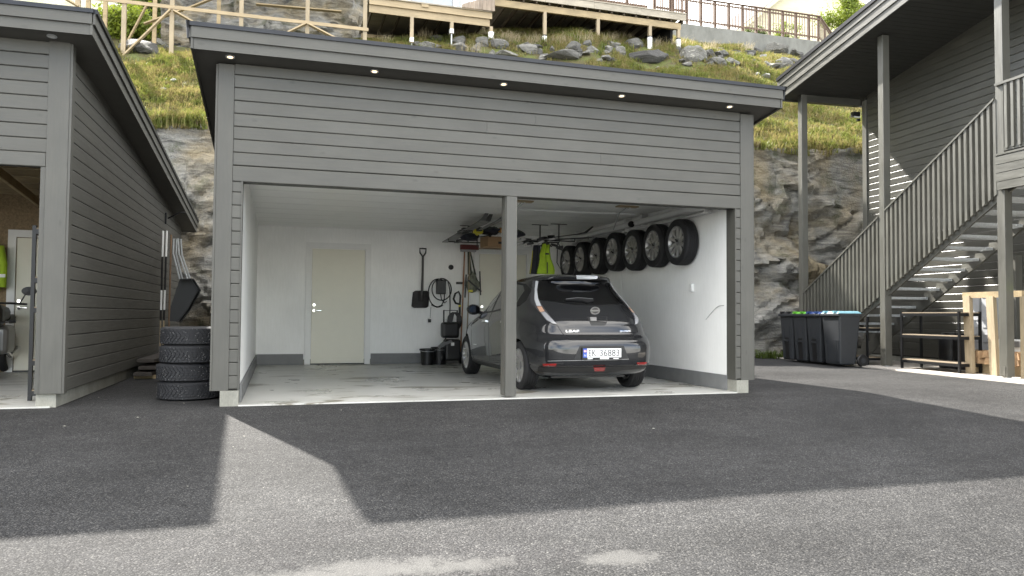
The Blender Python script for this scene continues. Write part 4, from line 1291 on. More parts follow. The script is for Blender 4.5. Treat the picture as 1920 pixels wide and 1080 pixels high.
# wheels hanging on the right wall of the garage
ys_ = [1.12, 1.83, 2.54, 3.27, 3.98, 4.70, 5.40]
labs = ['wheel hung nearest the open front of the garage, whole tread in view', 'second wheel from the garage opening on the right wall', 'third wheel from the garage opening on the right wall', 'middle wheel of the row hung on the right garage wall',
        'wheel above the white roof lamp of the car, third from the far end', 'second wheel from the far end of the wall row', 'wheel at the far end of the wall row next to the yellow vest']
w0 = build_wheel(None, 'spare_wheel', 0.325, 0.222, 0.20, 10, 0.034, 0.040, 0, M_ALLOY, (W-0.118, ys_[0], 1.985), (0.1, 0, R(180)), labs[0], 'wheel', 'wheels hung on the garage wall', 0.66, 0.82)
for i in range(1, 7):
    c = copy_tree(w0, None, (W-0.118, ys_[i], 1.985+(0.0, 0.01, 0.0, 0.03, 0.01, 0.0, -0.01)[i]), (0.1+i*1.7, 0, R(180))); c['label'] = labs[i]
for i, y in enumerate(ys_):
    o = MB().tube([(W-0.004, y, 2.0), (W-0.20, y, 2.0), (W-0.21, y, 2.03)], 0.012, 8).obj('wall_hook', M_BLACKM, ga)

# stack of studded tyres between the garages
TS = onz(345, 752, -0.01)
sx, sy = TS.x+0.0, TS.y+0.33
tm = tyre_mesh('tyre_stack', 0.322, 0.205, 0.195, M_RUB2, 46, False)
stud = MB(); rr = random.Random(2)
for k in range(110):
    a = rr.uniform(0, 6.28); h = rr.uniform(-0.08, 0.08)
    M = Matrix.Rotation(a, 4, 'X') @ Matrix.Translation((h, 0, 0.331))
    stud.add([M @ Vector(q) for q in ((-0.003, -0.003, 0), (0.003, -0.003, 0), (0.003, 0.003, 0), (-0.003, 0.003, 0), (0, 0, 0.0025))], [(0, 1, 4), (1, 2, 4), (2, 3, 4), (3, 0, 4)])
studm = stud.mesh('stud', M_CHROMEB)
for i, (dx, dy, lab) in enumerate([(0.015, 0.0, 'studded winter tyre at the bottom of the stack of four'), (0.0, 0.01, 'studded winter tyre second from the bottom of the stack'), (0.028, 0.0, 'studded winter tyre third from the bottom of the stack'), (0.03, 0.012, 'studded winter tyre on top of the stack between the garages')]):
    t = empty('winter_tyre', (sx+dx, sy+dy, 0.088+0.2*i), 0, lab, 'tyre', 'stacked winter tyres'); t.rotation_euler = (0.0, R(-90), 0.7*i)
    link('tread', tm, t); o = link('studs', studm, t); o['kind'] = 'stuff'

# ------------------------------------------------------------------ the car
CK = 0.968
CAR_LOC = Vector((4.15, 0.12, 0.0)); CAR_RZ = R(1.2)
car = empty('car', CAR_LOC, CAR_RZ, 'dark grey electric hatchback parked nose in, plate EK 36883', 'car')
car.scale = (CK, CK, CK)
CM = Matrix.Translation(CAR_LOC) @ Matrix.Rotation(CAR_RZ, 4, 'Z') @ Matrix.Scale(CK, 4)
CMI = CM.inverted()
def interp(tab, z):
    zs = [a for a, _ in tab]; vs = [b for _, b in tab]
    # monotone-ish cubic (Catmull-Rom on uneven knots)
    if z <= zs[0]: return vs[0]
    if z >= zs[-1]: return vs[-1]
    i = max(k for k in range(len(zs)-1) if zs[k] <= z)
    def slope(k):
        if k == 0: return (vs[1]-vs[0])/(zs[1]-zs[0])
        if k == len(zs)-1: return (vs[-1]-vs[-2])/(zs[-1]-zs[-2])
        a = (vs[k]-vs[k-1])/(zs[k]-zs[k-1]); b = (vs[k+1]-vs[k])/(zs[k+1]-zs[k])
        return 0 if a*b <= 0 else 2*a*b/(a+b)
    h = zs[i+1]-zs[i]; t = (z-zs[i])/h
    return ((2*t**3-3*t**2+1)*vs[i]+(t**3-2*t**2+t)*h*slope(i)+(-2*t**3+3*t**2)*vs[i+1]+(t**3-t**2)*h*slope(i+1))
TW = [(.19,.79),(.23,.845),(.32,.872),(.45,.880),(.62,.888),(.76,.888),(.86,.878),(.95,.852),(1.02,.815),(1.10,.778),(1.25,.706),(1.38,.640),(1.45,.590),(1.49,.535),(1.52,.45),(1.54,.30),(1.548,.12)]
TR = [(.19,.42),(.23,.20),(.29,.10),(.345,.055),(.36,.005),(.45,.0),(.58,.0),(.66,.03),(.715,.10),(.74,.135),(.86,.175),(.95,.245),(1.03,.33),(1.08,.385),(1.25,.575),(1.40,.715),(1.435,.722),(1.45,.675),(1.49,.64),(1.52,.74),(1.54,1.05),(1.548,1.5)]
TF = [(.19,4.05),(.25,4.34),(.40,4.44),(.60,4.43),(.74,4.33),(.84,4.10),(.91,3.80),(.97,3.52),(1.02,3.38),(1.10,3.22),(1.25,2.93),(1.40,2.58),(1.49,2.22),(1.52,2.05),(1.54,1.85),(1.548,1.7)]
def nexp(z): return 6.0 if z < 0.6 else 6.0-2.4*min(1, (z-0.6)/0.7)
def ring(z, n=112):
    wv, yr, yf = interp(TW, z), interp(TR, z), interp(TF, z)
    yc = yr+(yf-yr)*0.5
    e = nexp(z); ef = 3.2
    out = []
    for k in range(n):
        a = 2*math.pi*k/n
        c, s = math.cos(a), math.sin(a)
        ex = e if s < 0 else ef
        rr_ = (abs(c)**ex+abs(s)**ex)**(-1/ex)
        x, q = rr_*c, rr_*s
        out.append((x*wv, yc+q*(yc-yr if q < 0 else yf-yc), z))
    return out
zl_ = [.19,.21,.23,.26,.29,.32,.34,.35,.36,.38,.41,.45,.5,.55,.6,.64,.67,.70,.72,.74,.77,.80,.84,.88,.91,.94,.97,1.0,1.03,1.06,1.10,1.15,1.2,1.25,1.3,1.35,1.39,1.42,1.437,1.45,1.47,1.49,1.505,1.52,1.53,1.54,1.548]
mb = MB(); N = 112
for z in zl_: mb.v += ring(z, N)
for j in range(len(zl_)-1):
    for k in range(N):
        l = (k+1) % N
        mb.f.append((j*N+k, j*N+l, (j+1)*N+l, (j+1)*N+k))
mb.f.append(tuple(range(N-1, -1, -1))); mb.f.append(tuple((len(zl_)-1)*N+k for k in range(N)))
body_me = mb.mesh('body', M_PAINT, True)
tmp = bpy.data.objects.new('body_tmp', body_me); COL.objects.link(tmp)
BV = BVHTree.FromPolygons([v.co.copy() for v in body_me.vertices], [tuple(p.vertices) for p in body_me.polygons])
AX = [(0.78, 0.317), (3.48, 0.317)]
cut = MB()
for (ay, az) in AX:
    for sg in (-1, 1):
        cut.lathe([(0.0, 0.52*sg), (0.352, 0.52*sg), (0.352, 1.2*sg), (0.0, 1.2*sg)], 40, Matrix.Translation((0, ay, az)))
cme = cut.mesh('cut', M_BLACK)
cob = bpy.data.objects.new('cut_tmp', cme); COL.objects.link(cob)
md_ = tmp.modifiers.new('b', 'BOOLEAN'); md_.operation = 'DIFFERENCE'; md_.object = cob; md_.solver = 'EXACT'
bpy.context.view_layer.update()
dg = bpy.context.evaluated_depsgraph_get()
bm2 = bpy.data.meshes.new_from_object(tmp.evaluated_get(dg))
bpy.data.objects.remove(tmp); bpy.data.objects.remove(cob)
bm2.name = 'body'
body = link('body', bm2, car)

def fill2d(poly, step):
    """dense triangulation of a 2D polygon"""
    pts = []
    n = len(poly)
    for i in range(n):
        a, b = Vector(poly[i]), Vector(poly[(i+1) % n])
        k = max(1, int((b-a).length/step))
        for j in range(k): pts.append(a+(b-a)*(j/k))
    nb = len(pts)
    xs_, ys2 = [p.x for p in pts], [p.y for p in pts]
    def inside(x, y):
        c = False
        for i in range(nb):
            a, b = pts[i], pts[i-1]
            if (a.y > y) != (b.y > y) and x < (b.x-a.x)*(y-a.y)/(b.y-a.y)+a.x: c = not c
        return c
    q = []
    x = min(xs_)+step/2
    while x < max(xs_):
        y = min(ys2)+step/2
        while y < max(ys2):
            if inside(x, y) and min((p-Vector((x, y))).length for p in pts) > step*0.4: q.append(Vector((x, y)))
            y += step
        x += step
    ed = [(i, (i+1) % nb) for i in range(nb)]
    r_ = delaunay_2d_cdt(pts+q, ed, [], 1, 1e-5)
    return r_[0], r_[2]
def cast_px(p):
    o_ = CMI @ EYE; d = (CMI.to_3x3() @ ray(p[0], p[1])).normalized()
    h = BV.ray_cast(o_, d)
    return (h[0], h[1]) if h[0] is not None else None
def cast_side(sg):
    def f(p):   # p = (y, z)
        h = BV.ray_cast(Vector((sg*3, p[0], p[1])), Vector((-sg, 0, 0)))
        return (h[0], h[1]) if h[0] is not None else None
    return f
def skin(name, verts2, faces, m, cast, off, parent, smooth=True, cen=None):
    vs = []
    for p in verts2:
        h = cast(p)
        if h is None:
            c = cen or Vector((sum(q.x for q in verts2)/len(verts2), sum(q.y for q in verts2)/len(verts2)))
            for t_ in range(1, 30):
                q = Vector(p).lerp(c, t_/30); h = cast(q)
                if h: break
        vs.append(h[0]+h[1]*off if h else Vector((0, 1, 0.5)))
    me = bpy.data.meshes.new(name); me.from_pydata(vs, [], [tuple(f) for f in faces])
    bm = bmesh.new(); bm.from_mesh(me)
    # turn the rim of the panel down onto the body so that it has an edge
    bmesh.ops.recalc_face_normals(bm, faces=bm.faces)
    if bm.faces and sum((f.normal.dot(BV.find_nearest(f.calc_center_median())[1])) for f in bm.faces) < 0: bmesh.ops.reverse_faces(bm, faces=bm.faces)
    ed = [e for e in bm.edges if e.is_boundary]
    ret = bmesh.ops.extrude_edge_only(bm, edges=ed)
    for v in [g for g in ret['geom'] if isinstance(g, bmesh.types.BMVert)]:
        h = BV.find_nearest(v.co)
        v.co = h[0]-h[1]*0.002
    bm.to_mesh(me); bm.free()
    me.materials.append(m)
    if smooth:
        me.polygons.foreach_set('use_smooth', [True]*len(me.polygons))
        try: me.set_sharp_from_angle(angle=R(40))
        except Exception: pass
    return link(name, me, parent)
def c1(p): return (960+p[0]/6.857, 500+p[1]/6.857)
def c2_(p): return (960+p[0]/6.857, 600+p[1]/6.857)
def panel(name, pts, m, off=0.004, conv=c1, step=3.0, parent=None, cast=cast_px):
    P2 = [conv(p) for p in pts] if conv else pts
    v, f = fill2d(P2, step)
    return skin(name, v, f, m, cast, off, parent or car)
def mirrored(o, name=None):
    """same panel on the other side of the car"""
    me = o.data.copy()
    for v in me.vertices: v.co.x = -v.co.x
    me.flip_normals()
    c = link(name or o.name.split('.')[0], me, car)
    return c
def ribbon(name, pts, wpx, m, off, conv=c1, cast=cast_px, parent=None, sub=4):
    P2 = [Vector(conv(p)) if conv else Vector(p) for p in pts]
    Q = []
    for a, b in zip(P2[:-1], P2[1:]):
        for j in range(sub): Q.append(a.lerp(b, j/sub))
    Q.append(P2[-1])
    v2 = []
    for i, p in enumerate(Q):
        t_ = (Q[min(i+1, len(Q)-1)]-Q[max(0, i-1)]).normalized(); nn = Vector((-t_.y, t_.x))*wpx/2
        v2 += [p-nn, p+nn]
    f = [(2*i, 2*i+1, 2*i+3, 2*i+2) for i in range(len(Q)-1)]
    return skin(name, v2, f, m, cast, off, parent or car)
# rear window and lamps
rg_ = panel('rear_window', [(345,168),(700,158),(1000,157),(1340,182),(1430,310),(1480,400),(1525,478),(1470,470),(1300,488),(1100,497),(800,490),(520,450),(345,425),(325,300)], M_GLASS, 0.004)
lamp = panel('tail_lamp', [(272,175),(347,175),(330,300),(342,410),(400,515),(500,650),(585,752),(520,737),(440,692),(330,565),(245,462),(240,415)], M_SMOKE, 0.010, step=2.2)
panel('lamp_strip', [(314,180),(344,180),(326,300),(338,415),(380,512),(322,510),(296,430),(300,300)], M_LED, 0.014, step=2.0, parent=lamp)
panel('amber_lens', [(326,520),(384,520),(422,580),(368,592)], M_AMBER, 0.014, step=2.0, parent=lamp)
panel('clear_lens', [(374,598),(426,588),(500,665),(575,745),(522,733),(446,690)], M_LENS, 0.014, step=2.0, parent=lamp)
rl = mirrored(lamp)
for ch in list(lamp.children):
    me = ch.data.copy()
    for v in me.vertices: v.co.x = -v.co.x
    me.flip_normals(); link(ch.name.split('.')[0], me, rl)
panel('brake_lamp', [(822,118),(1085,114),(1104,136),(1080,156),(832,156)], M_LED, 0.008, step=2.0)
ribbon('hatch_seam', [(585,760),(640,845),(700,905),(770,928),(1000,932),(1300,930),(1490,926),(1560,900),(1600,850),(1612,780)], 1.1, M_BLACK, 0.002)
ribbon('hatch_seam', [(300,765),(320,860),(330,960)], 1.0, M_BLACK, 0.002)
panel('handle_recess', [(965,645),(1225,645),(1215,735),(1190,755),(1020,755),(995,700)], M_BLACK, 0.003, step=2.0)
panel('camera_housing', [(1000,655),(1085,655),(1085,700),(1010,700)], M_CHROMEB, 0.010, step=2.0)
panel('handle_grip', [(1080,652),(1215,652),(1208,715),(1085,705)], M_PAINT, 0.010, step=2.0)
panel('wiper', [(672,438),(835,413),(1035,425),(1045,455),(960,470),(900,452),(780,446)], M_BLACK, 0.022, step=2.0)
ribbon('wiper_arm', [(690,433),(840,416),(1035,430)], 0.8, M_CHROMEB, 0.026)
# round badge: ring and bar
el = [(1067+56*math.cos(a), 570+40*math.sin(a)) for a in [2*math.pi*k/40 for k in range(41)]]
em = ribbon('badge', el, 1.7, M_ALLOY, 0.010, sub=1)
panel('badge_bar', [(1008,560),(1126,560),(1126,582),(1008,582)], M_ALLOY, 0.012, step=1.5, parent=em)
# lettering on the hatch, laid on the bodywork
def text_mesh(s):
    cu = bpy.data.curves.new('lettering', 'FONT'); cu.body = s; cu.resolution_u = 3
    ob = bpy.data.objects.new('lettering', cu); COL.objects.link(ob)
    bpy.context.view_layer.update()
    me = bpy.data.meshes.new_from_object(ob.evaluated_get(bpy.context.evaluated_depsgraph_get()))
    bpy.data.objects.remove(ob)
    return me
def text_on(s, x0, x1, y0, y1, m, off, tilt=0.0):
    me = text_mesh(s)
    xs_ = [v.co.x for v in me.vertices]; ys2 = [v.co.y for v in me.vertices]
    a0, a1, b0, b1 = min(xs_), max(xs_), min(ys2), max(ys2)
    v2 = []
    for v in me.vertices:
        u = (v.co.x-a0)/(a1-a0); q = (v.co.y-b0)/(b1-b0)
        v2.append(Vector(c1((x0+(x1-x0)*u, y1+(y0-y1)*q+tilt*u))))
    return skin('lettering', v2, [tuple(p.vertices) for p in me.polygons], m, cast_px, off, car, False)
text_on('LEAF', 692, 862, 816, 844, M_CHROME, 0.006)
text_on('ZERO EMISSION', 1385, 1520, 820, 842, M_CHROME, 0.006)
# bumper: plate recess, reflectors, lower valance
panel('plate_recess', [(792,512),(872,332),(1435,328),(1502,505),(1490,512)], M_BLACK, 0.002, c2_)
panel('lower_valance', [(335,598),(420,612),(650,606),(1000,606),(1500,592),(1600,592),(1735,585),(1690,628),(1450,640),(1250,680),(1000,688),(600,684),(330,655)], M_BLACK, 0.003, c2_)
panel('reflector', [(398,562),(575,560),(565,590),(405,590)], M_REDL, 0.008, c2_, 2.0)
panel('reflector_bezel', [(380,556),(665,552),(640,585),(590,598),(395,596)], M_BLACK, 0.003, c2_, 2.0)
panel('reflector', [(1602,548),(1730,541),(1718,568),(1614,576)], M_REDL, 0.008, c2_, 2.0)
panel('fog_lamp', [(1045,606),(1198,604),(1184,650),(1062,652)], M_REDL, 0.010, c2_, 2.0)
ribbon('bumper_crease_glint', [(460,528),(700,522),(1000,520),(1300,512),(1500,503)], 0.9, M_CHROMEB, 0.004, c2_)  # pale strip painting the light caught along the bumper crease
# number plate
pl = empty('number_plate', (0.0, 0, 0)); pl.parent = car
pc = CMI @ ony(1127.5, 661.5, 0.125)
pl.location = (pc.x, -0.018, pc.z)
pw, ph = 0.52, 0.112
MB().box(-pw/2-0.012, pw/2+0.012, -0.004, 0.03, -ph/2-0.028, ph/2+0.01).obj('plate_holder', M_BLACK, pl)
MB().box(-pw/2+0.052, pw/2, -0.008, -0.0045, -ph/2, ph/2).obj('plate_face', simple('plate_white', (0.78, 0.78, 0.77), 0.35, var=0.02), pl)
MB().box(-pw/2, -pw/2+0.0515, -0.008, -0.0045, -ph/2, ph/2).obj('plate_band', simple('plate_blue', (0.03, 0.09, 0.42), 0.35, var=0.02), pl)
def flat_text(s, x0, x1, z0, z1, y, m, parent, name='lettering'):
    me = text_mesh(s)
    xs_ = [v.co.x for v in me.vertices]; ys2 = [v.co.y for v in me.vertices]
    a0, a1, b0, b1 = min(xs_), max(xs_), min(ys2), max(ys2)
    for v in me.vertices:
        u = (v.co.x-a0)/(a1-a0); q = (v.co.y-b0)/(b1-b0)
        v.co = Vector((x0+(x1-x0)*u, y, z0+(z1-z0)*q))
    me.materials.clear(); me.materials.append(m)
    return link(name, me, parent)
M_INK = simple('plate_black', (0.012, 0.012, 0.014), 0.4, var=0.02)
flat_text('EK', -0.185, -0.085, -0.042, 0.042, -0.0095, M_INK, pl)
flat_text('36883', -0.035, 0.232, -0.042, 0.042, -0.0095, M_INK, pl)
flat_text('N', -pw/2+0.014, -pw/2+0.038, -0.042, -0.016, -0.0095, M_WHITEP, pl)
MB().box(-pw/2+0.008, -pw/2+0.044, -0.0093, -0.0082, 0.010, 0.038).obj('flag', simple('flag_red', (0.45, 0.05, 0.06), 0.4), pl)
MB().box(-pw/2+0.018, -pw/2+0.026, -0.0103, -0.0094, 0.010, 0.038).box(-pw/2+0.008, -pw/2+0.0179, -0.0103, -0.0094, 0.020, 0.028).box(-pw/2+0.0261, -pw/2+0.044, -0.0103, -0.0094, 0.020, 0.028).obj('flag_cross', M_WHITEP, pl)
MB().box(-0.20, -0.13, -0.0075, -0.0045, -ph/2-0.02, -ph/2-0.009).box(-0.03, 0.09, -0.0075, -0.0045, -ph/2-0.022, -ph/2-0.004).box(0.15, 0.225, -0.0075, -0.0045, -ph/2-0.02, -ph/2-0.009).obj('dealer_strip', M_WHITEP, pl)
# sides
for sg in (-1, 1):
    cs = cast_side(sg)
    def sp(name, pts, m, off=0.003, step=0.06, parent=None):
        v, f = fill2d(pts, step); return skin(name, v, f, m, cs, off, parent or car)
    sp('window_frame', [(3.42,1.00),(3.05,1.19),(2.62,1.36),(2.2,1.435),(1.7,1.45),(1.2,1.41),(0.98,1.33),(0.92,1.18),(1.02,1.10),(2.1,1.015),(2.9,0.985)], M_BLACK, 0.002)
    sp('side_window', [(3.22,1.02),(2.95,1.19),(2.6,1.325),(2.22,1.40),(2.17,1.03),(2.9,1.005)], M_GLASSL, 0.006)
    sp('side_window', [(2.10,1.035),(2.14,1.41),(1.7,1.425),(1.25,1.385),(1.12,1.31),(1.18,1.11)], M_GLASSL, 0.006)
    for pts in ([(3.05,0.97),(3.10,0.80),(3.05,0.35),(2.95,0.27)], [(2.12,1.01),(2.08,0.75),(2.05,0.30)], [(1.16,1.09),(1.12,0.85),(1.28,0.58),(1.40,0.32)], [(2.95,0.28),(2.05,0.285),(1.40,0.31)]):
        ribbon('door_seam', pts, 0.010, M_BLACK, 0.0018, None, cs, sub=6)
    sp('sill', [(3.10,0.205),(3.12,0.27),(1.2,0.27),(1.2,0.205)], M_BLACK, 0.003)
    for y in (2.22, 1.28):
        h = cs((y, 0.885)); dn = sp('door_handle', [(y-0.0,0.87),(y+0.17,0.862),(y+0.17,0.89),(y,0.897)], M_CHROME, 0.026, 0.03)
    ribbon('door_badge', [(2.72,0.515),(2.92,0.512)], 0.014, M_CHROME, 0.004, None, cs, sub=6)
    sp('side_repeater', [(3.16,0.80),(3.20,0.80),(3.20,0.83),(3.16,0.83)], M_LENS, 0.006, 0.02)
    # mirror
    h = cs((3.08, 1.0)); b = h[0]
    mi = MB()
    cxm = b.x+sg*0.17
    prof = [(0.0, -0.075), (0.06, -0.07), (0.085, -0.02), (0.08, 0.03), (0.05, 0.075), (0.0, 0.09)]
    M = Matrix.Translation((cxm, 3.03, 1.06)) @ Matrix.Scale(1.35, 4, (1, 0, 0)) @ Matrix.Rotation(R(90), 4, 'Z')
    mir = MB().lathe(prof, 18, M).obj('mirror', M_PAINT, car, True)
    MB().beam((b.x-sg*0.03, 3.06, 1.0), (cxm, 3.05, 1.03), 0.06, 0.05).obj('mirror_arm', M_BLACK, mir)
    MB().lathe([(0.0, -0.079), (0.066, -0.079), (0.066, -0.072), (0.0, -0.072)], 18, M).obj('mirror_glass', M_GLASS, mir)
    for (ay, az) in AX:
        wv = build_wheel(None, 'wheel', 0.317, 0.218, 0.205, 5, 0.05, 0.055, 0.055, M_ALLOY, (sg*0.765, ay, az), (0.3, 0, 0 if sg > 0 else R(180)), x0=0.62, x1=0.84)
        wv.parent = car
# roof aerial, wheel well liners, underbody
MB().beam((0, 0.95, 1.535), (0, 0.88, 1.60), 0.02, 0.03).obj('aerial', M_BLACK, car)
boxp(car, 'underbody', M_BLACK, -0.52, 0.52, 0.45, 4.1, 0.17, 0.30)
# ------------------------------------------------------------------ things on the back wall of the double garage
YB = D
def bw(px, py, off=0.03): return ony(px, py, YB-off)
# shovel
p = bw(788, 521); sh = empty('shovel', (p.x, YB-0.04, 1.07), 0, 'black D-handle shovel hanging on the white back wall', 'shovel')
bx = (bw(771, 577).x-p.x, bw(803, 577).x-p.x); tx = (bw(774, 545).x-p.x, bw(805, 545).x-p.x)
M_SHV = simple('worn_black_plastic', (0.045, 0.042, 0.042), 0.5, var=0.3)
bm_ = bmesh.new()
g = []
NX, NZ = 12, 10
for j in range(NZ+1):
    v = j/NZ
    for i in range(NX+1):
        u = i/NX
        x = (bx[0]+(bx[1]-bx[0])*u)*(1-v)+(tx[0]+(tx[1]-tx[0])*u)*v
        r_ = abs(2*u-1)
        z = 0.33*v - (0.035*max(0, r_-0.75)/0.25 if v > 0.9 else 0) + (0.03*max(0, r_-0.8)/0.2 if v < 0.1 else 0)
        y = -0.035*(1-(2*u-1)**2) + (-0.03 if abs(u-0.5) < 0.09 and v > 0.35 else 0)*min(1, (v-0.35)/0.3)
        g.append(bm_.verts.new((x, y, z)))
for j in range(NZ):
    for i in range(NX):
        a = j*(NX+1)+i; bm_.faces.new((g[a], g[a+1], g[a+NX+2], g[a+NX+1]))
bmesh.ops.solidify(bm_, geom=bm_.faces[:], thickness=0.012)
me = bpy.data.meshes.new('blade'); bm_.to_mesh(me); bm_.free(); me.materials.append(M_SHV); link('blade', me, sh)
hx = bw(792, 480).x-p.x
MB().tube([(0.02, -0.05, 0.2), (0.03, -0.045, 0.36), (hx*0.6+0.015, -0.04, 0.7), (hx, -0.04, 1.0)], [0.018, 0.026, 0.022, 0.021], 10).obj('shaft', M_SHV, sh, True)
MB().tube([(hx, -0.04, 0.98), (hx-0.055, -0.04, 1.06), (hx-0.062, -0.04, 1.14), (hx+0.062, -0.04, 1.14), (hx+0.055, -0.04, 1.06), (hx, -0.04, 0.98)], 0.014, 8).obj('grip', M_BLACK, sh, True)
MB().tube([(hx, 0.02, 1.16), (hx, -0.06, 1.155)], 0.006, 6).obj('nail', M_STEEL, sh)
# round black hook plate, bracket
p = bw(846, 501); t = MB().lathe([(0.0, 0.0), (0.05, 0.0), (0.048, -0.035), (0.03, -0.05), (0.0, -0.052)], 20, Matrix.Translation((p.x, YB-0.001, p.z)) @ Matrix.Rotation(R(90), 4, 'Z')).obj('cable_holder', M_BLACK, None, True)
tag(t, 'small round black holder on the back wall right of the shovel handle', 'holder')
p = bw(862, 531); t = boxp(None, 'wall_bracket', M_BLACK, p.x-0.07, p.x+0.07, YB-0.05, YB-0.002, p.z-0.02, p.z+0.025, bevel=0.004)
tag(t, 'short black bracket on the wall beside the broom handle', 'bracket')
# charger with coiled cable
p = bw(826, 539); ch = empty('wall_charger', (p.x, YB, p.z), 0, 'black wall charger box with its cable coiled round it', 'charger')
o = boxp(ch, 'box', M_BLACK, -0.09, 0.09, -0.12, -0.002, -0.13, 0.14, bevel=0.012)
def loop(cx, cz, rx, rz_, y, a0, a1, n=26): return [(cx+rx*math.cos(a0+(a1-a0)*i/n), y-0.004*math.sin(i), cz+rz_*math.sin(a0+(a1-a0)*i/n)) for i in range(n+1)]
cb = MB()
cb.tube(loop(-0.0, -0.04, 0.19, 0.21, -0.14, R(100), R(-250)), 0.011, 7)
cb.tube(loop(-0.07, -0.11, 0.19, 0.27, -0.15, R(60), R(300)), 0.011, 7)
cb.tube([(0.03, -0.14, 0.16), (0.12, -0.14, 0.12), (0.16, -0.14, -0.05), (0.17, -0.14, -0.35), (0.16, -0.14, -0.62)], 0.010, 7)
cb.tube([(0.06, -0.13, -0.13), (0.05, -0.14, -0.25), (0.0, -0.14, -0.35), (-0.09, -0.14, -0.385), (-0.2, -0.14, -0.34)], 0.011, 7)
cb.tube([(-0.02, -0.13, -0.13), (0.0, -0.14, -0.24), (0.06, -0.14, -0.30), (0.10, -0.14, -0.27)], 0.010, 7)
cb.tube([(-0.19, -0.06, -0.38), (-0.2, -0.05, -0.55), (-0.2, -0.05, -0.6)], 0.004, 5)
cb.obj('cable', M_BLACK, ch, True)
q = bw(805, 601); MB().box(q.x-p.x-0.025, q.x-p.x+0.025, -0.07, -0.02, q.z-p.z-0.035, q.z-p.z+0.03).obj('plug', M_BLACK, ch)
# broom standing on its handle against the wall
p = bw(878, 465); br = empty('broom', (p.x, YB-0.15, 0.0), 0, 'long broom with dark red head standing upside down by the door', 'broom')
MB().box(-0.19, 0.17, -0.05, 0.03, p.z-0.045, p.z+0.05).obj('head', M_RED, br)
MB().box(-0.18, 0.12, -0.045, 0.025, p.z-0.085, p.z-0.046).obj('socket_strip', M_CHROMEB, br)
MB().tube([(0.0, -0.01, p.z-0.06), (-0.02, -0.005, 1.2), (-0.05, 0.03, 0.0)], 0.013, 8).obj('handle', M_PINEV, br, True)
p2 = bw(868, 500, 0.08); br2 = empty('rake', (p2.x, YB-0.08, 0.0), 0, 'orange brown wooden tool handle beside the broom', 'tool')
MB().tube([(0.03, 0, 2.18), (-0.03, 0.02, 0.0)], 0.014, 8).obj('handle', simple('orange_wood', (0.32, 0.15, 0.07), 0.6), br2, True)
MB().tube([(0.03, 0, 2.18), (0.035, -0.02, 2.24), (0.0, -0.06, 2.26)], 0.02, 8).obj('head', M_BLACK, br2, True)
# bag with straps hanging beside the door
p = bw(886, 520, 0.1); bag = empty('strap_bag', (p.x, YB-0.1, p.z), 0, 'grey green bag hanging by long straps beside the second door', 'bag')
sp_ = MB()
for dx in (-0.10, -0.02, 0.10): sp_.beam((-0.10+0.3*(dx+0.1)*0.2, -0.03, 0.62), (dx*0.7-0.02, -0.03, 0.05), 0.03, 0.008, (0, 1, 0))
sp_.obj('strap', M_CORD, bag)
r_ = random.Random(5)
bmz = bmesh.new(); bmesh.ops.create_icosphere(bmz, subdivisions=3, radius=1)
for v in bmz.verts:
    k = 1+0.25*noise.noise(v.co*2.3)
    v.co = Vector((v.co.x*0.13*k*(1.15 if v.co.z < 0 else 0.75), v.co.y*0.07*k, v.co.z*0.2*k-0.1))
me = bpy.data.meshes.new('sack'); bmz.to_mesh(me); bmz.free(); me.materials.append(simple('grey_green_fabric', (0.16, 0.17, 0.13), 0.85, var=0.6, scale=14)); me.polygons.foreach_set('use_smooth', [True]*len(me.polygons)); link('sack', me, bag)
MB().beam((-0.12, -0.08, -0.05), (0.16, -0.08, -0.28), 0.03, 0.01, (0, 1, 0)).beam((0.13, -0.06, 0.12), (0.15, -0.06, -0.35), 0.025, 0.01, (0, 1, 0)).beam((-0.14, -0.05, 0.05), (-0.16, -0.05, -0.4), 0.025, 0.01, (0, 1, 0)).obj('strap', M_BLACK, bag)
MB().box(-0.10, -0.02, -0.10, -0.06, -0.29, -0.25).obj('buckle', M_YEL, bag)
# buckets
for px, r0, h, lab, yy in ((801, 0.135, 0.30, 'black bucket at the left end of the clutter by the back wall', 5.75), (824, 0.155, 0.325, 'black bucket standing next to the pressure washer', 5.85)):
    p = onz(px, 680, 0.0); x = ony(px, 670, yy).x
    t = empty('bucket', (x, yy, 0.003), 0, lab, 'bucket', 'black buckets by the back wall')
    MB().lathe([(0.0, 0.0), (r0*0.8, 0.0), (r0, h), (r0+0.012, h), (r0+0.012, h-0.03), (r0+0.002, h-0.03), (r0-0.008, h-0.004), (r0*0.78, 0.01), (0, 0.01)], 28, Matrix.Rotation(R(-90), 4, 'Y')).obj('pail', M_BLACK, t, True)
    MB().tube([(-r0-0.012, 0, h-0.03)]+[(-(r0+0.015)*math.cos(a), -(r0+0.02)*math.sin(a), h-0.03-0.02*math.sin(a)) for a in [R(20*k) for k in range(1, 9)]]+[(r0+0.012, 0, h-0.03)], 0.004, 6).obj('bail', M_STEEL, t, True)
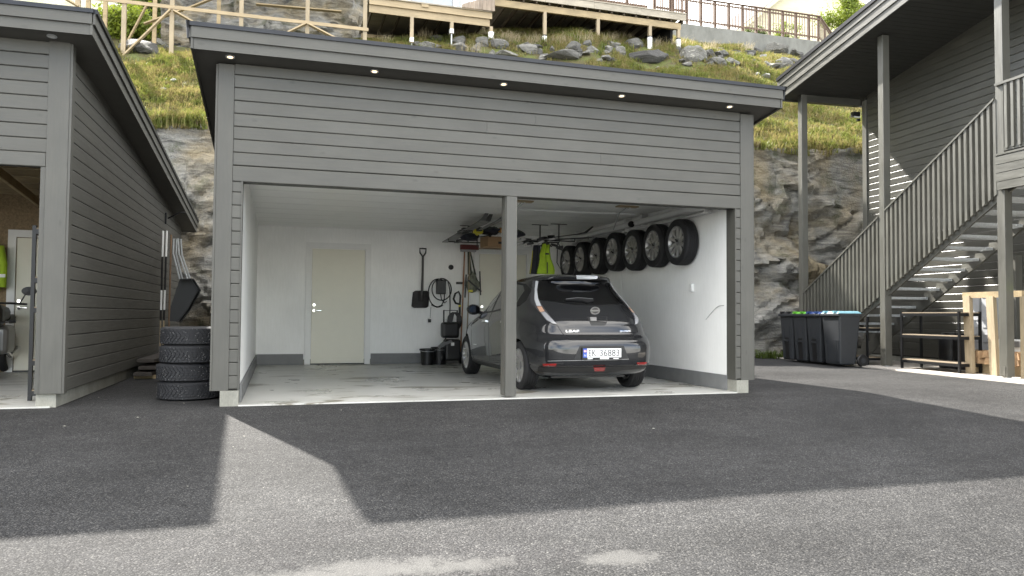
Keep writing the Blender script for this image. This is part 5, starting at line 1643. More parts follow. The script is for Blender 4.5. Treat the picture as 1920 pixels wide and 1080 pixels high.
# pressure washer
x0 = ony(846, 640, 5.7).x
pw_ = empty('pressure_washer', (x0, 5.7, 0.003), 0, 'black pressure washer with hose and spray gun beside the buckets', 'pressure washer')
boxp(pw_, 'body', M_BLACK, -0.13, 0.16, -0.12, 0.16, 0.08, 0.48, bevel=0.04)
boxp(pw_, 'motor_cover', M_BLACK, -0.19, 0.14, -0.10, 0.12, 0.50, 0.80, bevel=0.05)
for sg in (-1, 1):
    MB().lathe([(0.0, -0.025), (0.11, -0.025), (0.12, 0.0), (0.11, 0.025), (0.0, 0.025)], 24, Matrix.Translation((0.02+sg*0.19, 0.1, 0.123))).obj('wheel', M_BLACK, pw_, True)
MB().tube([(-0.12, 0.12, 0.5), (-0.12, 0.13, 1.02), (0.14, 0.13, 1.02), (0.14, 0.12, 0.5)], 0.016, 8).obj('handle', M_BLACK, pw_, True)
MB().tube([(-0.10, -0.02, 0.55), (-0.10, 0.02, 0.86)], 0.012, 8).obj('handle_tube', M_STEEL, pw_, True)
hs_ = MB()
for k in range(5): hs_.tube([(0.02+0.10*math.cos(a)+0.015*k, -0.02-0.015*k, 0.82+0.16*math.sin(a)) for a in [R(30*i) for i in range(13)]], 0.010, 6)
hs_.tube([(0.03, -0.05, 0.95), (-0.05, -0.05, 0.6), (-0.22, -0.1, 0.36), (-0.18, -0.1, 0.30)], 0.012, 6)
hs_.obj('hose', M_BLACK, pw_, True)
MB().beam((-0.02, -0.14, 0.45), (-0.24, -0.15, 0.36), 0.04, 0.05).beam((-0.16, -0.14, 0.42), (-0.27, -0.15, 0.33), 0.05, 0.06).obj('nozzle', M_CHROMEB, pw_)
MB().tube([(0.19, 0.14, 0.75), (0.19, 0.14, 1.1)], 0.022, 8).tube([(0.19, 0.14, 1.1), (0.2, 0.13, 1.3), (0.16, 0.12, 1.38), (0.09, 0.1, 1.34), (0.06, 0.1, 1.24), (0.10, 0.1, 1.16), (0.19, 0.13, 1.14)], 0.02, 8).obj('spray_gun', M_BLACK, pw_, True)
MB().tube([(0.19, 0.14, 1.09), (0.19, 0.14, 1.13)], 0.026, 8).obj('band', M_YEL, pw_)
MB().box(-0.03, 0.03, -0.129, -0.121, 0.36, 0.42).obj('tag', M_WHITEP, pw_)

# ------------------------------------------------------------------ ceiling racks with skis, box and clutter
def rack(x, y, z, wx, label):
    t = empty('ceiling_rack', (x, y, z), 0, label, 'rack')
    MB().tube([(0, 0, ZC-z-0.002), (0, 0, 0.0)], 0.011, 6).tube([(-wx, 0, 0.05), (-wx, 0, 0.0), (wx, 0, 0.0), (wx, 0, 0.05)], 0.012, 6).obj('hanger', M_BLACKM, t)
    MB().box(-0.15, 0.15, -0.012, 0.012, ZC-z-0.012, ZC-z-0.002).obj('foot_plate', M_BLACKM, t)
    return t
rack(3.62, 4.9, 2.245, 0.36, 'black hanger rail holding the skis left of the centre post')
rack(4.78, 4.3, 2.24, 0.36, 'black hanger rail above the yellow vest')
rack(5.06, 4.1, 2.25, 0.30, 'black hanger rail with poles right of the yellow vest')
def ski(name, label, a, b, wd, col, cat='skis'):
    a = Vector(a); b = Vector(b); d = (b-a).normalized()
    t = empty(name, a, 0, label, cat, None)
    L = (b-a).length
    s = d.cross(Vector((0, 0, 1))).normalized(); u = s.cross(d)
    vs = []; n = 12
    for i in range(n+1):
        f = i/n; ww = wd*(0.42+0.2*abs(2*f-1)) if f < 0.93 else wd*0.3
        lift = 0.10*max(0, (f-0.86)/0.14)**2+0.02*math.sin(f*3.14)
        c = d*(L*f)+u*lift
        vs += [c-s*ww-u*0.006, c+s*ww-u*0.006, c+s*ww+u*0.006, c-s*ww+u*0.006]
    fs = [(0, 3, 2, 1), tuple(4*n+k for k in (0, 1, 2, 3))]
    for i in range(n):
        for k in range(4): fs.append((4*i+k, 4*i+(k+1) % 4, 4*i+4+(k+1) % 4, 4*i+4+k))
    MB().add(vs, fs).obj('ski', col, t)
    c = d*(L*0.45)
    MB().beam(c-d*0.16+u*0.03, c-d*0.02+u*0.03, 0.075, 0.05, tuple(u)).obj('toe_binding', M_BLACK, t); MB().beam(c+d*0.05+u*0.035, c+d*0.16+u*0.03, 0.07, 0.06, tuple(u)).obj('heel_binding', M_BLACK, t)
    return t
M_SKI1 = simple('black_white_ski', (0.10, 0.10, 0.10), 0.3, var=0.95, scale=3.5)
M_SKI2 = simple('grey_ski', (0.16, 0.16, 0.17), 0.3, var=0.5)
ski('ski', 'black and white alpine ski sloping up under the ceiling', (3.28, 5.3, 2.27), (3.50, 3.15, 2.45), 0.085, M_SKI1)
ski('ski', 'second black and white ski lying beside the first under the ceiling', (3.38, 5.3, 2.28), (3.60, 3.25, 2.455), 0.085, M_SKI1)
ski('ski', 'grey ski nearest the centre post under the ceiling', (3.50, 5.35, 2.27), (3.80, 3.05, 2.48), 0.07, M_SKI2)
ski('ski', 'slim dark cross country ski on the right hand rack', (4.55, 5.2, 2.26), (5.45, 3.5, 2.35), 0.06, M_BLACK)
for i, (a, b, lab) in enumerate([((3.45, 5.1, 2.29), (3.9, 4.3, 2.33), 'dark ski pole lying on the left rack'), ((4.5, 4.5, 2.27), (5.75, 4.0, 2.33), 'thin grey ski pole pointing at the wall wheels'), ((4.6, 4.4, 2.25), (5.6, 3.9, 2.31), 'thin black ski pole on the right hand rack')]):
    t = empty('ski_pole', a, 0, lab, 'ski pole')
    v = Vector(b)-Vector(a)
    MB().tube([(0, 0, 0), v], 0.009, 6).obj('shaft', M_CHROMEB if i == 1 else M_BLACK, t)
    MB().tube([v*0.0, v*0.1], 0.016, 6).obj('grip', M_BLACK, t)
    MB().lathe([(0.0, 0.0), (0.035, 0.0), (0.035, 0.006), (0.0, 0.006)], 12, Matrix.Translation(v*0.94) @ v.to_track_quat('X', 'Z').to_matrix().to_4x4()).obj('basket', M_BLACK, t)
# bundle of boots / straps on the left rack
def lump(name, label, cat, c, s, m, seed):
    bmz = bmesh.new(); bmesh.ops.create_icosphere(bmz, subdivisions=3, radius=1)
    off = Vector((seed*3.1, seed*1.7, 0))
    for v in bmz.verts:
        k = 1+0.35*noise.fractal(v.co*1.9+off, 1, 2, 3)
        v.co = Vector((v.co.x*s[0]*k, v.co.y*s[1]*k, v.co.z*s[2]*k))
    me = bpy.data.meshes.new(name); bmz.to_mesh(me); bmz.free(); me.materials.append(m)
    me.polygons.foreach_set('use_smooth', [True]*len(me.polygons))
    t = empty(name, c, 0, label, cat); link('cover' if cat == 'bag' else 'shell', me, t)
    a, b, cc = s
    MB().tube([(-a*0.6, -b*0.5, c_*cc) if False else (-a*0.5, -b*0.9, cc*0.3), (0, -b*1.15, cc*0.6), (a*0.5, -b*0.9, cc*0.3)], 0.012, 6).obj('strap', M_CORD, t)
    return t
lump('gear_bag', 'dark navy gear bundle below the skis left of the post', 'bag', (3.62, 4.75, 2.33), (0.16, 0.25, 0.07), M_NAVY, 1)
lump('gear_bag', 'black gear bundle above the cardboard box', 'bag', (3.92, 4.5, 2.42), (0.18, 0.22, 0.07), M_NAVY, 2)
lump('helmet', 'yellow round helmet lying among the skis', 'helmet', (3.66, 4.35, 2.385), (0.085, 0.1, 0.055), M_YEL, 3)
lump('gear_bag', 'dark bundle with yellow underside right of the post', 'bag', (4.30, 4.3, 2.36), (0.17, 0.2, 0.075), M_NAVY, 4)
lump('life_jacket', 'orange bundle partly hidden behind the centre post', 'life jacket', (4.12, 4.4, 2.43), (0.10, 0.12, 0.05), simple('orange_fabric', (0.45, 0.22, 0.05), 0.7), 6)
cbx = empty('cardboard_box', (4.05, 4.75, 2.16), R(12), 'brown cardboard box on the hanging shelf left of the post', 'box')
MB().box(-0.19, 0.19, -0.15, 0.15, 0.0, 0.17).obj('carton', M_CARD, cbx); MB().box(-0.19, 0.0, -0.152, 0.152, 0.171, 0.176).box(0.003, 0.19, -0.152, 0.152, 0.171, 0.178).obj('flap', M_CARD, cbx)
MB().box(0.02, 0.10, -0.154, -0.1505, 0.05, 0.09).obj('tape', M_BLACK, cbx)
hsf = empty('hanging_shelf', (4.05, 4.75, 2.135), 0, 'narrow plank shelf hanging under the ceiling with the cardboard box', 'shelf')
MB().box(-0.22, 0.35, -0.17, 0.17, 0.0, 0.018).obj('board', M_CARD, hsf); MB().tube([(0.3, 0, 0.022), (0.3, 0, 0.41)], 0.01, 6).tube([(-0.3, 0, 0.022), (-0.3, 0, 0.41)], 0.01, 6).obj('hanger', M_BLACKM, hsf)
# clutter of boots and bindings hanging on the right rack
hr = empty('ski_binding_bundle', (4.78, 4.15, 2.22), 0, 'tangle of black ski bindings and straps on the right rack', 'ski gear')
r_ = random.Random(9); b_ = MB(); c_ = MB()
for k in range(22):
    x = r_.uniform(-0.55, 0.35); z = r_.uniform(-0.09, 0.05); y = r_.uniform(-0.15, 0.15)
    a = r_.uniform(-0.6, 0.6)
    (b_ if k % 4 else c_).beam((x, y, z), (x+0.1*math.cos(a), y-0.06, z+0.1*math.sin(a)), r_.uniform(0.02, 0.05), r_.uniform(0.02, 0.05))
tag(b_.obj('binding', M_BLACK, hr), kind='stuff'); tag(c_.obj('buckle', M_CHROMEB, hr), kind='stuff')
# high-visibility vest and jacket hung from the rack
vs_ = empty('vest', (4.80, 4.05, 1.66), 0, 'bright yellow high visibility vest hanging above the car roof', 'vest')
mbv = MB(); NXv, NZv = 18, 16
prof_w = lambda v: 0.165 if v < 0.12 else (0.165-0.06*min(1, (v-0.12)/0.4) if v < 0.6 else 0.105-0.045*(v-0.6)/0.4)
for side in (0, 1):
    b0 = len(mbv.v)
    for j in range(NZv+1):
        v = j/NZv
        for i in range(NXv+1):
            u = -1+2*i/NXv
            x = u*prof_w(v)+0.012*math.sin(v*7)
            y = (-1 if side == 0 else 1)*(0.012+0.05*math.sqrt(max(0, 1-u*u)))+0.022*math.sin(u*7+v*2)*(1-v*0.5)
            z = v*0.52
            if side == 0 and v > 0.7: z -= 0.25*(v-0.7)*max(0, 1-abs(u)*2.2)
            mbv.v.append((x, y, z))
    for j in range(NZv):
        for i in range(NXv):
            a = b0+j*(NXv+1)+i; mbv.f.append((a, a+1, a+NXv+2, a+NXv+1))
mbv.obj('cloth', M_LIME, vs_, True)
MB().box(-0.004, 0.012, -0.075, -0.066, 0.01, 0.2).box(-0.03, 0.03, -0.085, -0.06, 0.33, 0.36).obj('zip', M_BLACK, vs_)
jk = empty('jacket', (4.66, 4.12, 1.66), 0, 'dark jacket hanging half behind the yellow vest', 'jacket')
jm = MB()
for side in (-1, 1):
    b0 = len(jm.v)
    for j in range(11):
        v = j/10
        for i in range(9):
            u = -1+i/4
            jm.v.append((u*(0.10-0.04*v)-0.03*(1-v), side*(0.01+0.045*math.sqrt(max(0, 1-u*u)))+0.012*math.sin(u*6), v*0.5))
    for j in range(10):
        for i in range(8): jm.f.append((b0+j*9+i, b0+j*9+i+1, b0+j*9+i+10, b0+j*9+i+9))
jm.obj('cloth', M_NAVY, jk, True)
MB().tube([(-0.13, -0.03, 0.0), (-0.11, -0.045, 0.2), (-0.09, -0.04, 0.4)], 0.006, 5).obj('piping', M_YEL, jk)
cw = empty('cable_loop', (5.0, 4.0, 1.76), 0, 'thin black cable loop hanging right of the yellow vest', 'cable')
MB().tube([(0.0, 0, 0.45), (0.08, 0, 0.33), (0.11, 0, 0.15), (0.05, 0, -0.0), (-0.01, 0.0, 0.1), (0.0, 0, 0.44)], 0.009, 6).obj('loop', M_BLACK, cw, True)

# ------------------------------------------------------------------ ceiling tubes and wall conduit
# long white tube (door rail) across the right bay
tb = empty('ceiling_tube', (3.75, 2.35, 2.50), 0, 'long thin white tube hanging across the ceiling of the right bay', 'tube')
q0 = onz(958, 392, 2.50); q1 = onz(1190, 402, 2.50)
MB().tube([q0-Vector((3.75, 2.35, 2.50)), q1-Vector((3.75, 2.35, 2.50))], 0.016, 10).obj('pipe', M_WHITEP, tb, True)
for px in (978, 1176):
    q = onz(px, 376 if px < 1000 else 386, ZC)-Vector((3.75, 2.35, 2.50))
    MB().box(q.x-0.16, q.x+0.16, q.y-0.06, q.y+0.06, ZC-2.5-0.022, ZC-2.5-0.004).obj('mounting_board', M_PINE, tb)
    MB().tube([(q.x, q.y, ZC-2.5-0.02), (q.x+0.02, q.y+0.3, -0.01), (q.x+0.01, q.y+0.5, -0.25)], 0.006, 6).obj('cord', M_CHROMEB, tb)
    MB().tube([(q.x+0.05, q.y, ZC-2.5-0.02), (q.x+0.08, q.y+0.5, 0.0)], 0.009, 6).obj('strut', M_STEEL, tb)
# rolled awning style tubes along the top of the right wall
M_GREYW = simple('off_white_tube', (0.62, 0.62, 0.61), 0.4, var=0.04)
for (y0, y1, lab) in ((0.35, 2.55, 'white folded tube along the top of the right wall near the opening'), (2.75, 5.3, 'white folded tube along the top of the right wall deep inside')):
    t = empty('wall_tube', (W-0.11, y0, 2.42), 0, lab, 'tube')
    MB().tube([(0, 0, 0), (0, y1-y0, 0.0)], 0.05, 12).obj('casing', M_GREYW, t, True)
    MB().tube([(0.06, 0.1, -0.08), (0.06, y1-y0+0.1, -0.08)], 0.025, 10).obj('lower_rail', M_GREYW, t, True)
    MB().lathe([(0.0, -0.03), (0.052, -0.03), (0.052, 0.0), (0.0, 0.0)], 14, Matrix.Rotation(R(90), 4, 'Z')).obj('end_cap', M_BLACK, t, True)
    for f in (0.08, 0.92): MB().box(-0.01, 0.10, f*(y1-y0)-0.02, f*(y1-y0)+0.02, -0.10, 0.12).obj('bracket', M_GREYW, t)
p = onx(1299, 539, W); so_ = boxp(ga, 'wall_socket', M_WHITEP, W-0.045, W-0.003, p.y-0.04, p.y+0.04, p.z-0.06, p.z+0.05, bevel=0.006)
MB().lathe([(0.0, 0.0), (0.02, 0.0), (0.018, 0.003), (0.0, 0.003)], 14, Matrix.Translation((W-0.0455, p.y, p.z-0.025)) @ Matrix.Rotation(R(180), 4, 'Z')).obj('outlet', M_TRIM, so_)
MB().box(W-0.08, W-0.04, 0.2, 0.24, 2.33, 2.39).obj('sensor', M_BLACK, ga)

# ------------------------------------------------------------------ wheelie bins
M_BIN = simple('dark_grey_bin_plastic', (0.026, 0.0285, 0.032), 0.45, var=0.1)
lidm = [('black', simple('black_lid', (0.015, 0.015, 0.016), 0.4)), ('green', simple('green_lid', (0.11, 0.36, 0.035), 0.4)), ('blue', simple('blue_lid', (0.022, 0.05, 0.17), 0.4)), ('pale blue', simple('pale_blue_lid', (0.17, 0.34, 0.40), 0.4))]
blabs = ['dark grey wheelie bin with black lid, farthest left of the bins', 'dark grey wheelie bin with bright green lid', 'dark grey wheelie bin with dark blue lid', 'larger dark grey wheelie bin with pale blue lid by the stair']
b0 = Vector((10.86, 5.62)); b3 = Vector((10.72, 4.10))
for i in range(4):
    c = b0+(b3-b0)*((0, 0.325, 0.65, 1.03)[i])
    wd = 0.23 if i < 3 else 0.27; dp = 0.42 if i < 3 else 0.48; h = 1.0 if i < 3 else 1.01
    t = empty('wheelie_bin', (c.x, c.y, -0.012), R(-4), blabs[i], 'bin', 'wheelie bins in a row')
    # local: front faces -x ; width along y
    f = 0.82
    bodyb = MB().hexa([(0.05, -wd*f, 0.04), (dp*0.84, -wd*f, 0.04), (dp*0.84, wd*f, 0.04), (0.05, wd*f, 0.04), (0.0, -wd, h), (dp, -wd, h), (dp, wd, h), (0.0, wd, h)]).obj('body', M_BIN, t)
    md_ = bodyb.modifiers.new('bevel', 'BEVEL'); md_.width = 0.03; md_.segments = 3
    # recessed looking front panel and grip slot
    def fr_(y0, y1, z0, z1, o, nm, m):
        xx = lambda z: 0.05*(1-(z-0.04)/(h-0.04))
        return MB().hexa([(xx(z0)-o, y0, z0), (xx(z0)+0.004, y0, z0), (xx(z0)+0.004, y1, z0), (xx(z0)-o, y1, z0), (xx(z1)-o, y0, z1), (xx(z1)+0.004, y0, z1), (xx(z1)+0.004, y1, z1), (xx(z1)-o, y1, z1)]).obj(nm, m, t)
    if i < 3:
        fr_(-0.075, 0.075, 0.47, 0.52, 0.004, 'grip_slot', M_BLACK)
        fr_(-0.08, 0.08, 0.435, 0.468, 0.022, 'grip_bar', M_BIN)
        fr_(-0.07, 0.07, 0.06, 0.43, 0.004, 'front_groove', M_BLACK)
        for sg in (-1, 1): fr_(sg*0.105-0.012, sg*0.105+0.012, 0.06, 0.75, 0.008, 'rib', M_BIN)
    else:
        fr_(-0.20, 0.20, 0.10, 0.52, 0.008, 'front_panel', M_BIN); fr_(-0.15, -0.13, 0.1, 0.52, 0.016, 'rib', M_BIN); fr_(0.13, 0.15, 0.1, 0.52, 0.016, 'rib', M_BIN)
    rimb = MB().box(-0.035, dp+0.02, -wd-0.012, wd+0.012, h-0.03, h+0.022).obj('rim', M_BIN, t)
    md_ = rimb.modifiers.new('bevel', 'BEVEL'); md_.width = 0.012; md_.segments = 2
    lm = lidm[i][1]
    lid = MB().hexa([(-0.03, -wd-0.008, h+0.0225), (dp+0.03, -wd-0.008, h+0.0225), (dp+0.03, wd+0.008, h+0.0225), (-0.03, wd+0.008, h+0.0225), (0.04, -wd+0.05, h+0.068), (dp-0.02, -wd+0.05, h+0.072), (dp-0.02, wd-0.05, h+0.072), (0.04, wd-0.05, h+0.068)]).obj('lid', lm, t)
    md_ = lid.modifiers.new('bevel', 'BEVEL'); md_.width = 0.012; md_.segments = 2
    for sg in (-1, 1): MB().box(-0.04, 0.04, sg*wd*0.55-0.035, sg*wd*0.55+0.035, h+0.04, h+0.075).obj('lid_grip', lm, lid)
    MB().tube([(dp+0.01, -wd*0.8, h+0.0), (dp+0.06, -wd*0.8, h+0.01), (dp+0.06, wd*0.8, h+0.01), (dp+0.01, wd*0.8, h+0.0)], 0.014, 8).obj('handle', M_BIN, t)
    for sg in (-1, 1):
        M = Matrix.Translation((dp*0.86+0.10, sg*(wd*0.86+0.03), 0.122)) @ Matrix.Rotation(R(90), 4, 'Z')
        wh = MB().lathe([(0.0, -0.025), (0.108, -0.025), (0.122, -0.012), (0.122, 0.012), (0.108, 0.025), (0.0, 0.025)], 26, M).obj('wheel', M_BLACK, t, True)
        MB().lathe([(0.0, -0.028), (0.05, -0.028), (0.05, 0.028), (0.0, 0.028)], 18, M).obj('hub', M_BIN, wh)

# ------------------------------------------------------------------ under the stair
def shelf_rack(label, loc, rz, wx, dp, hs_, h, m_board):
    t = empty('shelf_rack', loc, rz, label, 'shelf rack')
    for x in (0, wx):
        for y in (0, dp):
            MB().box(x-0.018, x+0.018, y-0.018, y+0.018, 0, h).obj('upright', M_BLACKM, t)
    for z in hs_:
        MB().box(0.018, wx-0.018, -0.016, 0.004, z-0.05, z).box(0.018, wx-0.018, dp-0.004, dp+0.016, z-0.05, z).box(-0.016, 0.004, 0.018, dp-0.018, z-0.05, z).box(wx-0.004, wx+0.016, 0.018, dp-0.018, z-0.05, z).obj('shelf_beam', M_BLACKM, t)
        MB().box(-0.012, wx+0.012, -0.012, dp+0.012, z+0.001, z+0.016).obj('shelf_board', m_board, t)
    return t
M_CHIP = simple('chipboard_shelf', (0.22, 0.175, 0.12), 0.75, var=0.2, scale=50)
p = onh(1617, 690, 0.3)
a = hw(0.35, 0.45, 0.012); shelf_rack('low black shelf rack under the stair foot left of the house post', a, HR+R(-90)+R(180), 1.35, 0.4, (0.14, 0.72), 0.95, M_CHIP)
a = hw(0.45, -1.75, 0.012); shelf_rack('black shelf rack with thin boards between the two house posts', a, HR+R(90), 1.35, 0.42, (0.16, 0.62, 1.02), 1.05, M_CHIP)
# timber log stand with firewood
def wl(px, py, X): return onh(px, py, X)
ls = empty('log_stand', hw(0.35, -2.1, 0.012), HR, 'raw timber stand with leaning posts beside the right house post', 'stand')
L0 = Vector((0.35, -2.1, 0.012))
def lsb(a, b, w_, h_, nm, m): MB().beam(Vector(a)-L0, Vector(b)-L0, w_, h_, (0, 1, 0)).obj(nm, m, ls)
def w0_(px, py, X): v = onh(px, py, X); return v
a = w0_(1814, 555, 0.25); b = w0_(1820, 693, 0.25)
lsb((b.x, b.y, 0.012), (a.x, a.y, a.z), 0.07, 0.14, 'post', M_PINEV)
c = w0_(1858, 556, 0.25); d = w0_(1866, 701, 0.25)
lsb((d.x, d.y, 0.012), (c.x, c.y, c.z), 0.07, 0.14, 'post', M_PINEV)
e = w0_(1912, 556, 0.25)
lsb((e.x, e.y-0.1, 0.012), (e.x, e.y-0.1, e.z), 0.07, 0.14, 'post', M_PINEV)
lsb((a.x, a.y+0.1, a.z+0.012), (e.x, e.y-0.4, a.z+0.012), 0.10, 0.024, 'top_board', M_TREAT)
lsb((a.x+0.5, a.y, 0.012), (a.x+0.5, a.y, a.z), 0.07, 0.10, 'post', M_PINEV)
lsb((e.x+0.5, e.y-0.2, 0.012), (e.x+0.5, e.y-0.2, e.z), 0.07, 0.10, 'post', M_PINEV)
lsb((a.x+0.25, a.y+0.1, 0.16), (e.x+0.25, e.y-0.5, 0.16), 0.5, 0.022, 'shelf_board', M_PINE)
lsb((a.x+0.1, a.y+0.05, 0.08), (a.x+0.5, a.y+0.05, 0.08), 0.1, 0.1, 'foot', M_TREAT)
M_BARK = simple('split_birch', (0.34, 0.22, 0.12), 0.8, var=0.45, scale=8)
r_ = random.Random(12)
logm = MB().prism([(-0.07, -0.05), (0.08, -0.05), (0.05, 0.05), (-0.03, 0.07)], lambda u, v: (-0.15, u, v), lambda u, v: (0.15, u, v)).mesh('firewood', M_BARK)
for i in range(14):
    y = a.y-0.10-0.155*(i % 7)+r_.uniform(-0.02, 0.02)
    z = 0.235+0.105*(i//7)
    o = link('firewood', logm, None, hw(a.x+0.25, y, z), (r_.uniform(-0.2, 0.2), r_.uniform(-0.05, 0.05), HR+r_.uniform(-0.3, 0.3)))
    tag(o, 'split firewood log, %s layer, %s from the leaning left post' % (('bottom', 'top')[i//7], ('first', 'second', 'third', 'fourth', 'fifth', 'sixth', 'seventh')[i % 7]), 'firewood', 'firewood logs in the stand')
# tall grey storage boxes with lids behind the stand
for i, (px0, px1, lab) in enumerate(((1806, 1836, 'tall grey storage cabinet behind the left leaning post'), (1839, 1868, 'tall grey storage cabinet nearest the right house post'))):
    X = 0.95
    u = onh(px0, 551, X); v = onh(px1, 551, X)
    t = empty('storage_cabinet', hw(X, (u.y+v.y)/2, 0.012), HR, lab, 'cabinet', 'grey storage cabinets')
    hw2 = abs(u.y-v.y)/2
    hh = u.z-0.02
    MB().box(0.0, 0.45, -hw2*0.92, hw2*0.92, 0.0, hh-0.04).obj('body', simple('pale_grey_plastic', (0.36, 0.37, 0.38), 0.45) if i == 0 else bpy.data.materials['pale_grey_plastic'], t)
    MB().box(-0.02, 0.47, -hw2, hw2, hh-0.039, hh+0.03).obj('lid', M_WHITEP, t)
    for k in range(7): MB().box(-0.012, -0.0005, -hw2*0.8, hw2*0.8, 0.12+0.13*k, 0.14+0.13*k).obj('rib', bpy.data.materials['pale_grey_plastic'], t)
    MB().box(-0.03, -0.0205, -hw2*0.3, hw2*0.2, hh-0.03, hh-0.005).obj('latch', M_REDL, t)
# white cooler at the right edge
u = onh(1900, 660, 0.55); t = empty('cooler_box', hw(0.55, u.y, 0.18), HR, 'white cooler box behind the right house post', 'box')
MB().box(0, 0.4, -0.5, 0.35, 0, 0.36).obj('body', M_WHITEP, t); MB().box(-0.02, 0.42, -0.52, 0.37, 0.361, 0.42).obj('lid', M_WHITEP, t); MB().box(-0.03, -0.021, -0.15, 0.0, 0.3, 0.4).obj('latch', M_CHROMEB, t)
# post under the landing, dark barrel shapes
upright(ho, 'post', 1.2, 1.34, -1.75, -1.61, 0.02, 2.05, M_HOUSEV)
for y, z, lab in ((-0.55, 0.30, 'dark round drum in shadow under the stair'), (-0.9, 0.30, 'second dark drum in shadow under the stair')):
    t = empty('drum', hw(0.98, y, 0.012), HR, lab, 'drum')
    MB().lathe([(0.0, 0.0), (0.2, 0.0), (0.215, 0.05), (0.215, 0.58), (0.2, 0.62), (0.0, 0.62)], 26, Matrix.Rotation(R(-90), 4, 'Y')).obj('body', M_BLACK, t, True)
    MB().lathe([(0.0, 0.0), (0.16, 0.0), (0.16, 0.04), (0.0, 0.04)], 22, Matrix.Translation((0, 0, 0.621)) @ Matrix.Rotation(R(-90), 4, 'Y')).obj('lid', M_BLACKM, t, True)
vb = ony(1919, 549, hw(0.5, -2.95, 0).y); t = empty('high_vis_cloth', hw(0.45, -2.97, 1.34), HR, 'scrap of bright yellow cloth at the right picture edge', 'cloth')
MB().box(-0.02, 0.02, -0.2, 0.03, 0.0, 0.12).obj('cloth', M_LIME, t)
# thin ground rod by the right post
p = onz(1891, 700, 0.0); t = MB().tube([(p.x, p.y-0.02, -0.03), (p.x, p.y-0.02, 0.14)], 0.008, 6).obj('ground_rod', M_BLACKM); tag(t, 'thin dark rod sticking up at the foot of the right house post', 'rod')

# ------------------------------------------------------------------ left garage contents (in its own frame)
def lgw(x, y, z=0.0): return LGM @ Vector((x, y, z))
RKP = lgpt(51, 752, None, 0.0)
t = shelf_rack('dark metal shelf rack just inside the left garage opening', lgw(RKP.x+0.018, RKP.y+0.018, 0.002), R(-0.8), max(0.10, -0.15-RKP.x), 1.6, (0.10, 0.42, 0.98, 1.30, 1.82), 1.86, M_CHIP)
# motorcycle
MCP = lgpt(10, 712, None, 0.0)
mc = empty('motorcycle', lgw(MCP.x-0.40, MCP.y+0.85, 0.0), R(-0.8)+R(8), 'black motorcycle parked nose out in the left garage', 'motorcycle')
def mwheel(y, r):
    t = empty('wheel', (0, y, r), 0); t.parent = mc
    MB().lathe([(r*0.68, -0.05), (r*0.85, -0.062), (r*0.97, -0.04), (r, 0.0), (r*0.97, 0.04), (r*0.85, 0.062), (r*0.68, 0.05)], 36, None, True).obj('tyre', M_RUB, t, True)
    MB().lathe([(r*0.60, -0.04), (r*0.70, -0.045), (r*0.70, 0.045), (r*0.60, 0.04)], 36, None, True).obj('rim', M_BLACKM, t, True)
    sp_ = MB()
    for k in range(8):
        a = 2*math.pi*k/8; sp_.tube([(0, 0, 0), (0, r*0.64*math.cos(a), r*0.64*math.sin(a))], 0.014, 6)
    sp_.obj('spoke', M_BLACKM, t)
mwheel(-0.72, 0.30); mwheel(0.72, 0.31)
MB().tube([(-0.09, -0.72, 0.30), (-0.09, -0.50, 0.92)], 0.025, 8).tube([(0.09, -0.72, 0.30), (0.09, -0.50, 0.92)], 0.025, 8).obj('fork', M_CHROMEB, mc, True)
boxp(mc, 'front_mudguard', M_BLACK, -0.07, 0.07, -0.95, -0.48, 0.60, 0.66, bevel=0.03)
boxp(mc, 'fairing', M_BLACK, -0.17, 0.17, -0.66, -0.34, 0.72, 1.05, bevel=0.08)
MB().lathe([(0.0, -0.02), (0.075, -0.01), (0.085, 0.03), (0.0, 0.08)], 20, Matrix.Translation((0, -0.67, 0.88)) @ Matrix.Rotation(R(90), 4, 'Z')).obj('headlight', M_LENS, mc, True)
boxp(mc, 'fuel_tank', M_BLACK, -0.15, 0.15, -0.36, 0.22, 0.80, 1.02, bevel=0.08)
boxp(mc, 'seat', M_BLACK, -0.14, 0.14, 0.2, 0.92, 0.80, 0.90, bevel=0.04)
boxp(mc, 'engine', M_CHROMEB, -0.2, 0.2, -0.32, 0.30, 0.32, 0.74, bevel=0.06)
MB().tube([(0.12, -0.3, 0.45), (0.17, 0.1, 0.28), (0.19, 0.85, 0.40)], [0.03, 0.03, 0.05], 10).obj('exhaust', M_CHROME, mc, True)
MB().tube([(-0.42, -0.32, 1.05), (-0.24, -0.46, 1.06), (0.24, -0.46, 1.06), (0.42, -0.32, 1.05)], 0.016, 8).obj('handlebar', M_BLACK, mc, True)
for sg in (-1, 1):
    MB().tube([(sg*0.34, -0.38, 1.06), (sg*0.42, -0.42, 1.20)], 0.010, 6).obj('mirror_stalk', M_BLACK, mc)
    MB().lathe([(0.0, -0.02), (0.06, -0.01), (0.065, 0.01), (0.0, 0.015)], 16, Matrix.Translation((sg*0.46, -0.43, 1.24)) @ Matrix.Scale(1.5, 4, (1, 0, 0)) @ Matrix.Rotation(R(90), 4, 'Z')).obj('mirror', M_BLACK, mc, True)
    MB().tube([(sg*0.1, -0.62, 0.78), (sg*0.30, -0.64, 0.80)], 0.012, 6).tube([(sg*0.26, -0.64, 0.80), (sg*0.34, -0.64, 0.81)], 0.028, 8).obj('indicator', M_BLACK, mc, True)
